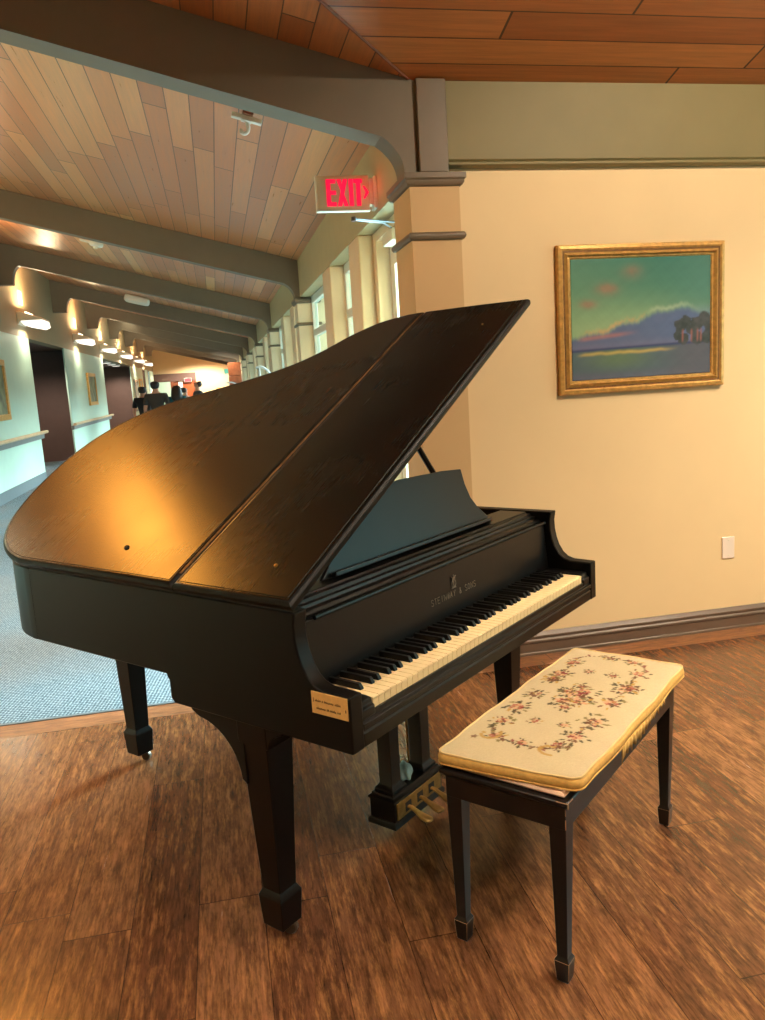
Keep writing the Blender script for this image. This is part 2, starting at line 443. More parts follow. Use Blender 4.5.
cl = MB().box(1.085, 1.19, 4.74, 5.0, 2.28, 2.35).build('door_closer', M['signcase'], door, bevel=.006)
m = MB(); m.tube([(1.12, 4.60, 2.345), (.80, 4.40, 2.335)], .008, 6, flat=.6); m.tube([(1.12, 4.82, 2.352), (1.0, 4.56, 2.34), (.81, 4.41, 2.33)], .008, 6, flat=.6)
m.lathe([(.001, 2.322), (.014, 2.323), (.014, 2.345), (.001, 2.346)], (.805, 4.405, 0))
m.build('closer_arm', M['armgrey'], cl)

# left side of the corridor: upper wall, lower panels, recesses
UZ = 2.57
struct(MB().box(XL-.2, XL, 3.86, YF, UZ, A(XL)+.06).build('wall_left', M['upper'], bevel=.004))
PAN = [(3.86, 15.6, 'a'), (19.0, 25.2, 'b'), (33.1, 38.4, 'c'), (40.0, 41.4, 'd'), (42.4, YF, 'e')]
for p0, p1, _ in PAN:
    struct(MB().box(XL-.035, XL, p0, p1, 0, UZ).build('wall_left_panel', M['mint'], bevel=.006))
    struct(MB().box(XL, XL+.012, p0, p1-.01, 0, .17).build('baseboard_left', M['slate'], bevel=.003))
struct(MB().box(-8, XL-.035, 3.86, YF, UZ+.02, UZ+.1).build('ceiling_recess', M['darkwall']))
for y0, y1 in ((20.3, 20.45), (34.2, 34.35), (39.3, 39.45), (42.0, 42.15)):
    struct(MB().box(-8, XL-.035, y0, y1, 0, UZ+.02).build('wall_recess', M['darkwall']))
struct(MB().box(-8.1, -8, 3.86, YF, 0, UZ+.1).build('wall_recess_back', M['darkwall']))
struct(MB().box(XL-.2, XL, YB, 3.86, 0, 5.0).build('wall_left_near', M['wall']))
struct(MB().box(XL-.2, XE+.2, YB-.2, YB, 0, 5.0).build('wall_back', M['wall']))
# east wall with a window whose daylight falls on the piano
m = MB(); wy0, wy1, wz0, wz1 = .2, 3.1, .85, 2.45
m.box(XE, XE+.2, YB, wy0, 0, 5); m.box(XE, XE+.2, wy1, YW+.2, 0, 5); m.box(XE, XE+.2, wy0, wy1, 0, wz0); m.box(XE, XE+.2, wy0, wy1, wz1, 5)
struct(m.build('wall_east', M['wall']))
m = MB(); x0, x1 = XE+.06, XE+.12
for yy in (wy0, wy0+.95, wy0+1.9, wy1-.06): m.box(x0, x1, yy, yy+.06, wz0, wz1)
m.box(x0, x1, wy0+.06, wy1-.06, wz0, wz0+.06); m.box(x0, x1, wy0+.06, wy1-.06, wz1-.06, wz1)
nwin += 1
ew = struct(m.build('window_%d' % nwin, M['white'], bevel=.004))
for yy in (wy0+.06, wy0+1.01, wy0+1.96): MB().box(XE+.087, XE+.093, yy, yy+.88, wz0+.06, wz1-.06).build('pane', M['glass'], ew)
struct(MB().box(XE+.2, XE+6, -4, 3.89, 2.9, 3.0).build('roof_sun_block', M['white']))  # unseen roof, added to keep the sun out of the east window
struct(MB().box(XE+.2, XE+6.2, YW+.22, YW+.4, -.1, 3.0).build('wall_sun_block', M['white']))  # unseen wall, added to block sun from the far side
struct(MB().box(XE+.2, XE+14, -8, 3.88, -.12, -.02).build('ground_east', M['concrete']))

# far end of the corridor
struct(MB().box(XL-.2, -1.0, YF, YF+.2, 2.0, 2.42).build('wall_end_fascia', M['darkwall']))
struct(MB().box(XL-.2, 1.4, YF+.05, YF+.25, 2.42, 4.0).build('wall_end_upper', M['wall']))
struct(MB().box(-1.0, 1.4, YF, YF+.2, 0, 2.42).build('wall_end', M['wall']))
struct(MB().box(XL-.2, -2.35, YF+.02, YF+.2, 0, 2.0).build('wall_end_left', M['mint']))
m = MB(); m.box(-2.35, -2.25, YF, YF+.2, 0, 2.0); m.box(-1.12, -1.0, YF, YF+.2, 0, 2.0)
dd = struct(m.build('door_2', M['redwood']))
MB().box(-2.25, -1.95, YF+.08, YF+.12, 0, 2.0).build('door_leaf', M['redwood'], dd)
MB().box(-1.95, -1.72, YF+.08, YF+.12, 0, 2.0).build('door_leaf', M['white'], dd)  # white strip standing for the bright lit gap between the doors
MB().box(-1.72, -1.12, YF+.08, YF+.12, 0, 2.0).build('door_leaf', M['orange_door'], dd)
# red-brown timber pier near the end of the window wall
m = MB(); 
for zz in range(5): m.box(.52, .995, 30.9, 31.35, zz*.48, zz*.48+.465)
m.box(.54, .995, 30.92, 31.33, 0, 2.41)
struct(m.build('column_timber', M['redwood'], bevel=.008))

# ------------------------------------------------------------------ corridor fittings
SC = [5.9, 10.6, 15.2, 20.7, 25.2, 29.9, 34.8, 39.3]
names_sc = ['off to the left beyond the piano tail', 'on the corridor wall just before the first mint panel', 'nearest the camera above the first mint panel', 'second from the camera above the first dark recess',
            'third along the corridor, above the second mint panel', 'fourth along the corridor, past the second mint panel', 'fifth along the corridor', 'farthest down the corridor']
def sconce(y, i):
    t = thing('wall_sconce', 'white wedge wall light %s' % names_sc[i], 'wall light', (XL, y, 2.78), 0, 'wedge wall lights along the corridor')
    MB().prism([(0, -.02), (0, .20), (.05, .20), (.41, .075), (.41, .05), (.06, .045)], 'y', -.3, .3).build('housing', M['signcase'], t, bevel=.006)
    m = MB().prism([(.05, .046), (.10, -.03), (.34, -.085), (.42, -.05), (.405, .049)], 'y', -.29, .29)
    m.build('diffuser', M['lampwarm'], t)
    MB().tube([(.14, -.26, .185), (.14, .26, .185)], .016, 8).build('lamp_tube', M['lampup'], t)
    light('sconce_up', 'AREA', (XL+.26, y, 3.03), 46, (1, .74, .42), (R(180), R(6), 0), shape='RECTANGLE', size=.2, size_y=.6)
    light('sconce_down', 'AREA', (XL+.22, y, 2.66), 14, (1, .84, .6), (0, R(8), 0), shape='RECTANGLE', size=.34, size_y=.5)
for i, y in enumerate(SC): sconce(y, i)
for i, y in enumerate((15.3, 20.9, 25.4)):
    o = MB().box(0, .012, -.14, .14, -.12, .12).build('wall_plate', M['white'], bevel=.004, loc=(XL, y, 3.25))
    MB().lathe([(.001, .012), (.05, .013), (.05, .016), (.001, .017)], axis='x').build('grille', M['signcase'], o)
    tag(o, ['square white plate above the nearest wedge wall light', 'square white plate above the second wedge wall light', 'square white plate above the third wedge wall light'][i], 'wall plate', 'white plates above the wall lights')
# handrails
for (p0, p1, lab) in ((4.2, 15.72, 'oak handrail on the first mint wall panel, left edge of the picture'), (18.8, 25.5, 'oak handrail on the second mint wall panel between the dark recesses'), (33.0, 38.3, 'oak handrail on the third mint panel beside the walking people')):
    t = thing('handrail', lab, 'handrail', (XL, p0, 0), 0, 'corridor handrails')
    L = p1-p0
    MB().prism([(.06, .865), (.10, .865), (.115, .88), (.115, .905), (.10, .92), (.06, .92), (.045, .905), (.045, .88)], 'y', 0, L).build('rail', M['rail'], t)
    MB().prism([(0, .77), (.05, .78), (.06, .865), (0, .865)], 'y', .02, L-.1).build('bumper', M['railgrey'], t)
    for q in np.linspace(.4, L-.4, 4): MB().box(0, .06, q-.03, q+.03, .862, .885).build('bracket', M['steel'], t)
# pictures on the corridor wall (frame, canvas)
def wall_picture(y0, y1, z0, z1, lab, fm, cm):
    t = thing('framed_picture', lab, 'picture', (XL, (y0+y1)/2, (z0+z1)/2), 0, 'framed pictures on the corridor wall')
    a, h = (y1-y0)/2, (z1-z0)/2; w = min(.09, a*.22); m = MB()
    for (b0, b1, c0, c1) in ((-a, a, h-w, h), (-a, a, -h, -h+w), (-a, -a+w, -h+w, h-w), (a-w, a, -h+w, h-w)): m.box(0, .05, b0, b1, c0, c1)
    m.build('frame', fm, t, bevel=.01)
    MB().box(0, .025, -a+w, a-w, -h+w, h-w).build('canvas', cm, t)
wall_picture(12.2, 13.45, 1.20, 2.12, 'gilt framed landscape cut by the left edge of the picture', M['gilt'], M['farcanvas'])
wall_picture(21.7, 23.05, 1.25, 2.08, 'gilt framed tall landscape on the second mint panel', M['gilt'], M['farcanvas'])
wall_picture(33.9, 35.2, 1.1, 2.05, 'silver framed pale picture on the third mint panel', M['steel'], M['farcanvas2'])
wall_picture(36.1, 37.4, 1.1, 2.1, 'gilt framed narrow picture right of the silver framed one', M['gilt'], M['farcanvas2'])
t = thing('framed_picture', 'small gilt framed green landscape on the cream end wall', 'picture', (.32, YF, 1.31))
m = MB()
for bx in ((-.27, .27, .16, .21), (-.27, .27, -.21, -.16), (-.27, -.21, -.16, .16), (.21, .27, -.16, .16)): m.box(bx[0], bx[1], -.05, 0, bx[2], bx[3])
m.build('frame', M['gilt'], t, bevel=.008); MB().box(-.21, .21, -.025, 0, -.16, .16).build('canvas', M['farcanvas'], t)
# far exit signs
t = thing('exit_sign', 'small distant red exit sign over the end doors', 'exit sign', (-1.43, YF-.02, 2.03)); 
MB().box(-.2, .2, -.06, 0, -.11, .11).build('case', M['white'], t, bevel=.006); text('EXIT', .17, M['far_red'], 'lettering', t, (0, -.063, 0), (R(90), 0, 0))
MB().box(-.18, .18, -.0615, -.06, -.095, .095).build('face', M['far_red'], t)
t = thing('exit_sign', 'small green lit sign above the far cream wall', 'exit sign', (.80, 41.2, 2.30))
MB().box(-.32, .32, -.03, .03, -.13, .13).build('case', M['white'], t, bevel=.006); MB().box(-.3, .3, -.034, -.03, -.11, .11).build('face', M['far_green'], t)
MB().box(-.02, .02, -.02, .02, .13, A(.8)-.285-2.30+.0).build('stem', M['white'], t)

# ceiling devices
n_roof = Vector((SL, 0, 1)).normalized()
def on_roof(x, y): return (x, y, A(x))
tilt = math.atan(SL)
t = thing('ceiling_bracket', 'white winged bracket with a hook on the ceiling boards behind the near beam', 'bracket', on_roof(.317, 4.79)); t.rotation_euler = (0, tilt, R(4))
MB().box(-.03, .03, -.05, .05, -.032, 0).build('mounting_block', M['redwood'], t, bevel=.004)
m = MB(); m.box(-.085, -.025, -.02, .02, -.055, -.03); m.box(.025, .085, -.02, .02, -.055, -.03); m.box(-.03, .03, -.022, .022, -.06, -.03)
m.build('wing', M['white'], t, bevel=.004)
m = MB(); m.tube(catmull([(0.0, 0, -.055), (.016, .0, -.08), (.018, 0, -.105), (.004, 0, -.123), (-.016, 0, -.12), (-.02, 0, -.105)], 5), .011, 8); m.build('hook', M['white'], t)
t = thing('smoke_detector', 'small white detector on the ceiling behind the second beam', 'smoke detector', on_roof(-1.34, 11.28)); t.rotation_euler = (0, tilt, 0)
MB().lathe([(.001, 0), (.09, 0), (.09, -.03), (.07, -.05), (.001, -.055)]).build('housing', M['white'], t); MB().box(-.2, -.08, -.05, .05, -.02, 0).build('back_plate', M['white'], t, bevel=.004)
MB().lathe([(.001, -.054), (.03, -.055), (.025, -.075), (.001, -.08)], seg=12).build('sensor', M['signcase'], t)
t = thing('ceiling_unit', 'oblong white unit hanging under the ceiling before the fourth beam', 'ceiling unit', on_roof(-1.40, 17.6)); t.rotation_euler = (0, tilt, 0)
MB().box(-.25, .25, -.14, .14, -.15, 0).build('housing', M['white'], t, bevel=.05, seg=3)
MB().box(-.18, .18, -.09, .09, -.156, -.15).build('grille', M['signcase'], t)
for i, (x, y, w) in enumerate(((-.12, 34.0, 'left of three'), (.27, 30.3, 'upper right of three'), (.28, 34.0, 'lower right of three'))):
    t = thing('ceiling_downlight', 'bright round ceiling downlight far down the corridor, %s' % w, 'downlight', on_roof(x, y), 0, 'far ceiling downlights'); t.rotation_euler = (0, tilt, 0)
    MB().lathe([(.001, 0), (.15, 0), (.15, -.05), (.12, -.06), (.001, -.05)]).build('ring', M['white'], t); MB().lathe([(.001, -.055), (.11, -.062), (.10, -.075), (.001, -.08)]).build('lens', M['lampwarm'], t)
    light('far_lamp', 'SPOT', (x, y+.3, A(x)-.2), 250, (1, .90, .72), (R(25), 0, 0), spot_size=R(140), spot_blend=.6, shadow_soft_size=.12)
for i, (y, x, w) in enumerate(((17.2, -3.75, 'inside the first dark recess'), (28.5, -3.5, 'nearest in the second dark recess'), (30.3, -3.55, 'middle of the second dark recess'), (32.0, -3.6, 'last in the second dark recess'))):
    t = thing('recess_downlight', 'small surface downlight %s' % w, 'downlight', (x, y, UZ+.025), 0, 'downlights in the dark recesses')
    MB().lathe([(.001, 0), (.16, 0), (.16, -.05), (.001, -.05)]).build('housing', M['white'], t); MB().lathe([(.001, -.05), (.13, -.051), (.13, -.06), (.001, -.062)]).build('lens', M['lampwarm'], t)
    light('recess_lamp', 'SPOT', (x-.15, y+.8, UZ-.12), 170, (1, .86, .72), (R(22), 0, 0), spot_size=R(120), spot_blend=.6, shadow_soft_size=.1)
t = thing('ceiling_downlight', 'added hidden ceiling downlight brightening the end wall, beyond the last beams', 'downlight', on_roof(-.7, 43.4), 0, 'far ceiling downlights'); t.rotation_euler = (0, tilt, 0)  # added out of sight behind the beams to brighten the end wall
MB().lathe([(.001, 0), (.15, 0), (.15, -.05), (.12, -.06), (.001, -.05)]).build('ring', M['white'], t); MB().lathe([(.001, -.055), (.11, -.062), (.10, -.075), (.001, -.08)]).build('lens', M['lampwarm'], t)
light('far_lamp', 'SPOT', (-.7, 43.3, A(-.7)-.2), 900, (1, .90, .74), (0, 0, 0), spot_size=R(165), spot_blend=.4, shadow_soft_size=.12)
# lit cove panel along the roof
m = MB(); x0, x1, y0, y1 = -2.75, -2.35, 24.0, 31.6
m.add([(x0, y0, A(x0)-.03), (x1, y0, A(x1)-.03), (x1, y1, A(x1)-.03), (x0, y1, A(x0)-.03), (x0, y0, A(x0)), (x1, y0, A(x1)), (x1, y1, A(x1)), (x0, y1, A(x0))],
      [(0, 1, 2, 3), (4, 5, 6, 7), (0, 1, 5, 4), (1, 2, 6, 5), (2, 3, 7, 6), (3, 0, 4, 7)])
tag(m.build('ceiling_light_panel', M['skylight']), 'long lit panel in the corridor ceiling above the wall lights', 'ceiling light')

# near exit sign
t = thing('exit_sign', 'large red lit exit sign with arrow on the window wall beside the column', 'exit sign', (.81, 4.72, 2.535))
MB().box(-.15, .15, -.022, .022, -.094, .094).build('case', M['signcase'], t, bevel=.004)
MB().box(-.152, .152, -.024, .024, -.099, -.091).build('bottom_rail', M['white'], t)
MB().box(-.156, -.149, -.024, .024, -.099, .096).build('side_rail', M['white'], t)
m = MB(); m.box(.15, .172, -.03, .03, -.07, .075); m.box(.172, .192, -.05, .05, -.09, .085); m.build('wall_mount', M['white'], t, bevel=.004)
m = MB(); y0, y1 = -.0265, -.0215; H = .073; S = .0245
def glyph(polys):
    for p in polys: m.prism(p, 'y', y0, y1)
ex = -.098
glyph([[(ex, -H), (ex+S, -H), (ex+S, H), (ex, H)]]+[[(ex+S, z-.011), (ex+.055, z-.011), (ex+.055, z+.011), (ex+S, z+.011)] for z in (-H+.011, 0, H-.011)])
x = -.037; glyph([[(x, -H), (x+S, -H), (x+.062, H), (x+.062-S, H)], [(x, H), (x+.0205, .012), (x+.031, .036), (x+S, H)], [(x+.062, -H), (x+.0415, -.012), (x+.031, -.036), (x+.062-S, -H)]])
x = .032; glyph([[(x, -H), (x+S, -H), (x+S, H), (x, H)]])
x = .060; glyph([[(x+.014, -H), (x+.014+S, -H), (x+.014+S, H-.022), (x+.014, H-.022)], [(x, H-.022), (x+.05, H-.022), (x+.05, H), (x, H)]])
m.build('lettering', M['exit_red'], t, smooth=0)
m = MB(); x = .112; m.prism([(x, .034), (x+.012, .034), (x+.034, 0), (x+.012, -.034), (x, -.034), (x+.016, 0)], 'y', y0, y1)
m.build('arrow', M['exit_red'], t, smooth=0)
light('exit_glow_wall', 'POINT', (.93, 4.60, 2.55), .2, (1, .05, .03), shadow_soft_size=.03)

# white curved metal stands
def stand(x, y, h, w, lab):
    t = thing('metal_stand', lab, 'stand', (x, y, .002), 0, 'white tube stands by the corridor windows')
    pts = catmull([(-.2*w, 0, h), (.15*w, 0, h+.01), (.5*w, 0, h-.05), (.8*w, 0, h-.16), (.98*w, 0, h-.32), (1.0*w, 0, h-.7), (1.0*w, 0, 0)], 5)
    MB().tube(pts, .016, 8).build('curved_tube', M['chrome'], t)
    MB().tube([(0, 0, h), (0, 0, 0)], .014, 8).build('upright', M['chrome'], t)
    MB().box(-.08, .12, -.08, .08, h-.42, h-.24).build('box', M['chrome'], t, bevel=.02)
    MB().tube([(0, 0, .06), (w, 0, .06)], .014, 8).build('crossbar', M['chrome'], t)
stand(.66, 12.2, 1.75, .24, 'white curved tube stand by the corridor windows, the nearer and larger')
stand(.33, 20.0, 1.60, .36, 'white curved tube stand farther off before the timber pier')

# ------------------------------------------------------------------ picture wall things
t = thing('framed_painting', 'wide gilt framed oil painting of a sunset marsh on the cream wall', 'painting', (2.148, YW, 1.708))
hw, hh = .458, .364; iw, ih = .385, .296
secs = [(hw, hh, 0), (hw, hh, -.022), (hw-.004, hh-.004, -.03), (hw-.02, hh-.02, -.034), (hw-.03, hh-.03, -.026), (hw-.036, hh-.036, -.026), (hw-.05, hh-.05, -.036), (iw+.012, ih+.012, -.02), (iw+.006, ih+.006, -.02), (iw, ih, -.012), (iw, ih, 0)]
MB().loft([[(-a, d, -b), (a, d, -b), (a, d, b), (-a, d, b)] for a, b, d in secs], False).build('frame', M['gilt'], t, smooth=0)
m = MB(); q = [(hw-.018, hh-.018, -.0345), (hw-.026, hh-.026, -.0305)]
for (a, b, d) in q: pass
m.loft([[(-a, d, -b), (a, d, -b), (a, d, b), (-a, d, b)] for a, b, d in ((hw-.027, hh-.027, -.0275), (hw-.0275, hh-.0275, -.0285), (hw-.036, hh-.036, -.0285), (hw-.0365, hh-.0365, -.0265))], False).build('groove', M['giltdark'], t, smooth=0)
# canvas: the picture itself is pigment
nx, nz = 190, 146
gx = np.linspace(-iw, iw, nx); gz = np.linspace(-ih, ih, nz); X, Z = np.meshgrid(gx, gz)
U = (X+iw)/(2*iw); V = (Z+ih)/(2*ih)
def fbm(u, v, s, seed, oct=4):
    rs = np.random.RandomState(seed); out = np.zeros_like(u); amp = 1
    for o in range(oct):
        for _ in range(4):
            a, b, p = rs.uniform(-1, 1)*s, rs.uniform(-1, 1)*s, rs.uniform(0, 6.28)
            out += amp*np.sin(a*u+b*v+p)/4
        s *= 2.1; amp *= .5
    return out
c3 = lambda r, g, b: np.array(srgb(r, g, b)[:3])
def lerp(a, b, t): t = np.clip(t, 0, 1)[..., None]; return a*(1-t)+b*t
sm = lambda a, b, x: np.clip((x-a)/(b-a), 0, 1)**2*(3-2*np.clip((x-a)/(b-a), 0, 1))
sky = lerp(lerp(c3(142, 172, 128)*np.ones(U.shape+(3,)), c3(92, 138, 112), sm(.35, .8, V)), c3(60, 116, 104), sm(.5, 1.05, V*.75+U*.35))
sky = lerp(sky, c3(84, 128, 116), sm(.55, 1, U)*sm(.3, .8, V)*.6)
sky = lerp(sky, c3(112, 138, 142), sm(.62, .5, V)*sm(.5, 1, U))
for (u0, v0, ru, rv) in ((.25, .745, .07, .05), (.12, .63, .06, .035), (.43, .88, .07, .05)):
    d = ((U-u0)/ru)**2+((V-v0)/rv)**2+.6*fbm(U, V, 30, 3); sky = lerp(sky, c3(150, 116, 96), np.exp(-np.maximum(d, 0))*.75)
top = .36+.02*np.sin(U*9)+.21*sm(.05, .68, U)-.05*sm(.72, 1.0, U)+.03*fbm(U, V*.2, 34, 5)
bank = sm(-.01, .05, top-V)
edge = np.exp(-((V-top-.004)/.022)**2)
sky = lerp(sky, c3(214, 156, 104), edge*sm(.02, .2, U)*sm(.62, .45, U)*(.5+.6*fbm(U, V, 60, 8)))
sky = lerp(sky, c3(170, 186, 160), np.exp(-((V-top-.012)/.02)**2)*sm(.5, .62, U)*sm(.95, .75, U)*.5)
cl = lerp(c3(82, 98, 138)*np.ones(U.shape+(3,)), c3(104, 104, 138), sm(.35, .25, V)+.3*fbm(U, V, 14, 9))
img = lerp(sky, cl, bank*.95)
img = lerp(img, c3(198, 120, 92), np.exp(-((V-(.335+.1*U))/.018)**2)*sm(.02, .1, U)*sm(.5, .3, U)*.45)
hor = .245+.03*U
water = lerp(c3(78, 98, 108)*np.ones(U.shape+(3,)), c3(92, 98, 116), sm(.1, .0, V))
water = lerp(water, c3(100, 122, 88), np.exp(-((U-.32)/.22)**2)*sm(.02, .17, V)*.8)
water = lerp(water, c3(86, 88, 100), sm(.5, .9, U)*.9)
img = lerp(img, water, sm(.004, -.004, V-hor))
img = lerp(img, c3(52, 62, 104), np.exp(-((V-hor)/.012)**2)*.9)
img = lerp(img, c3(206, 178, 92), np.exp(-((V-hor+.032+.015*U+.006*fbm(U, V*.1, 30, 4))/.013)**2)*sm(.02, .1, U)*sm(.78, .6, U)*.65)
tt = np.zeros_like(U)
for (u0, v0, r) in ((.78, .41, .062), (.82, .45, .055), (.755, .33, .04), (.90, .43, .065), (.95, .47, .06), (.99, .42, .06), (.86, .38, .05), (.80, .30, .05), (.9, .31, .06), (.97, .31, .06)):
    d = np.hypot((U-u0)*1.3, V-v0)/r+.22*fbm(U, V, 90, int(u0*100)); tt = np.maximum(tt, sm(1.1, .85, d))
tree = lerp(c3(52, 60, 60)*np.ones(U.shape+(3,)), c3(78, 80, 82), .5+.6*fbm(U, V, 60, 2))
img = lerp(img, tree, tt)
for u0 in (.795, .86, .905, .93):
    img = lerp(img, c3(150, 96, 88), np.exp(-((U-u0-.02*(V-.3))/.007)**2)*sm(.26, .3, V)*sm(.40, .36, V)*.8)
img = img*(1+.04*fbm(U, V, 70, 12))[..., None]
def grid_mesh(name, P, colr, mat, parent):
    ny_, nx_ = P.shape[:2]; me = bpy.data.meshes.new(name)
    idx = np.arange(ny_*nx_).reshape(ny_, nx_)
    f = np.stack([idx[:-1, :-1], idx[:-1, 1:], idx[1:, 1:], idx[1:, :-1]], -1).reshape(-1, 4)
    me.from_pydata(P.reshape(-1, 3).tolist(), [], f.tolist())
    at = me.color_attributes.new('pigment', 'FLOAT_COLOR', 'POINT')
    rgba = np.concatenate([np.clip(colr, 0, 1).reshape(-1, 3), np.ones((ny_*nx_, 1))], 1).astype(np.float32)
    at.data.foreach_set('color', rgba.ravel())
    for p in me.polygons: p.use_smooth = True
    me.materials.append(mat); o = bpy.data.objects.new(name, me); COL.objects.link(o); o.parent = parent
    return o
P = np.stack([X, np.full_like(X, -.014), Z], -1)
cv = grid_mesh('canvas', P, img, M['canvas'], t)
sd = cv.modifiers.new('thick', 'SOLIDIFY'); sd.thickness = .008; sd.offset = -1

t = thing('outlet_cover', 'small blank ivory plate low on the cream wall', 'wall plate', (2.657, YW, .46))
MB().box(-.037, .037, -.007, 0, -.06, .06).build('plate', M['outlet'], t, bevel=.003)
for z in (-.042, .042): MB().lathe([(.001, -.007), (.004, -.0072), (.004, -.0085), (.001, -.009)], (0, 0, z), 'y', 10).build('screw', M['signcase'], t)

# ------------------------------------------------------------------ grand piano
TH = .73035
piano = thing('grand_piano', 'black grand piano with its lid raised standing on the wood floor', 'piano', (.22713, 1.69946, 0), TH)
W = 1.46; ZL = .959
LID = [(0, 1.33), (.022, 1.43), (.075, 1.535), (.16, 1.622), (.28, 1.685), (.42, 1.722), (.56, 1.732), (.68, 1.708), (.775, 1.66), (.87, 1.57), (.938, 1.46), (.988, 1.34), (1.037, 1.22), (1.098, 1.09), (1.165, .985), (1.245, .91), (1.345, .842), (1.432, .752), (1.475, .64)]
curve = catmull(LID, 5)
curve = [(p[0], p[1]) for p in curve]
def inset(poly, d):
    n = len(poly); out = []
    ar = sum(poly[i][0]*poly[(i+1) % n][1]-poly[(i+1) % n][0]*poly[i][1] for i in range(n)); s = 1 if ar > 0 else -1
    for i in range(n):
        a, b, c = Vector(poly[i-1]), Vector(poly[i]), Vector(poly[(i+1) % n])
        e1, e2 = (b-a).normalized(), (c-b).normalized()
        n1, n2 = Vector((-e1.y, e1.x))*s, Vector((-e2.y, e2.x))*s
        bi = (n1+n2); L = bi.length
        if L < 1e-6: out.append(tuple(b)); continue
        bi /= L; out.append(tuple(b+bi*d/max(.5, bi.dot(n1))))
    return out
def plate(poly, prof):
    return MB().loft([[(p[0], p[1], z) for p in inset(poly, d)] for d, z in prof])
# rim: side panel with sloping arm, bent side, right arm
side = [(0, .635), (.632, .635), (.646, .648), (.646, .70), (.655, .708), (.655, .716), (1.305, .716), (1.305, .955), (.152, .955), (.158, .92), (.156, .885), (.15, .855), (.14, .826), (.124, .80), (.105, .784), (.08, .776), (0, .774)]
m = MB(); m.prism(side, 'x', .006, .052)
side_r = [(p[0], p[1]) if p[0] < 1.3 else (.58, p[1]) for p in side]
m.prism(side_r, 'x', W-.046, W)
outer = [(W, .58)]+[(p[0]-.006 if p[0] > .6 else p[0]+.006, p[1]-.008) for p in reversed(curve) if p[1] > .62]
outer = [(W, .56), (W-.002, .60)]+[(min(p[0], W), p[1]) for p in inset([(W, .145)]+[(p[0], p[1]) for p in reversed(curve)]+[(0, .145)], .006)[1:-1]]+[(.006, 1.30)]
inner = []
for i in range(len(outer)):
    a, b = Vector(outer[max(0, i-1)]), Vector(outer[min(len(outer)-1, i+1)]); e = (b-a).normalized(); nrm = Vector((-e.y, e.x))
    inner.append(tuple(Vector(outer[i])+nrm*.046))
n = len(outer); v = []
for z in (.716, .955): v += [(p[0], p[1], z) for p in outer]+[(p[0], p[1], z) for p in inner]
f = []
for i in range(n-1):
    f += [(i, i+1, 2*n+i+1, 2*n+i), (n+i, 3*n+i, 3*n+i+1, n+i+1), (2*n+i, 2*n+i+1, 3*n+i+1, 3*n+i), (i, n+i, n+i+1, i+1)]
f += [(0, 2*n, 3*n, n), (n-1, 2*n-1, 4*n-1, 3*n-1)]
m.add(v, f)
m.build('rim', M['blackmat'], piano, bevel=.004, smooth=.5)
# underside, key bed, iron plate
plate([(W-.05, .62)]+[(p[0], p[1]) for p in inset([(W, .6)]+[(p[0], p[1]) for p in reversed(curve)]+[(0, .6)], .05)[1:-1]]+[(.05, .62)], [(0, .735), (0, .76)]).build('soundboard', M['redwood'], piano)
plate([(W-.06, .42)]+[(p[0], p[1]) for p in inset([(W, .42)]+[(p[0], p[1]) for p in reversed(curve)]+[(0, .42)], .065)[1:-1]]+[(.06, .42)], [(0, .87), (0, .888), (.01, .895)]).build('iron_plate', M['goldplate'], piano)
m = MB()
for i in range(40):
    xx = .12+i*.031; y1 = 1.62-max(0, xx-.35)*1.15; m.tube([(xx, .46, .905), (xx-.02, max(.6, y1-.08), .905)], .0012, 4)
m.build('strings', M['brass'], piano)
MB().box(.05, W-.05, .02, .655, .636, .70).build('key_bed', M['black'], piano, bevel=.004)
m = MB(); m.prism([(0, .638), (.018, .638), (.018, .712), (.006, .712), (.006, .698), (-.002, .694), (-.002, .682), (.003, .678), (.003, .674), (0, .67)], 'x', .05, W-.05)
m.build('key_slip', M['black'], piano, bevel=.0015)
for (a, b) in ((.052, .1035), (W-.1035, W-.052)):
    m = MB(); m.prism([(.004, .70), (.17, .70), (.17, .744), (.03, .743), (.014, .741), (.012, .728), (.004, .724)], 'x', a, b)
    m.build('key_block', M['black'], piano, bevel=.003)
# keys
pitch = 1.25/52; K0 = .105
m = MB(); m.prism([(.012, .708), (.165, .708), (.165, .739), (.016, .739), (.011, .7375), (.010, .734), (.012, .732)], 'x', .0005, pitch-.0009)
wk = m.build('white_key', M['ivory'], piano, bevel=.0006); wk.location = (K0, 0, 0)
for i in range(1, 52):
    k_ = wk.copy(); COL.objects.link(k_); k_.location = (K0+i*pitch, 0, 0)
m = MB(); m.loft([[(-.0066, .062, .739), (.0066, .062, .739), (.0066, .165, .739), (-.0066, .165, .739)], [(-.0063, .063, .744), (.0063, .063, .744), (.0063, .165, .744), (-.0063, .165, .744)], [(-.0053, .070, .7545), (.0053, .070, .7545), (.0053, .165, .7545), (-.0053, .165, .7545)]])
bk = m.build('black_key', M['ebony'], piano, bevel=.001); first = True
for i in range(51):
    if i % 7 in (0, 2, 3, 5, 6):
        o = bk if first else bk.copy()
        if not first: COL.objects.link(o)
        first = False; o.location = (K0+(i+1)*pitch+{0: .0015, 2: -.002, 3: .002, 5: -.002, 6: 0}[i % 7], 0, 0)
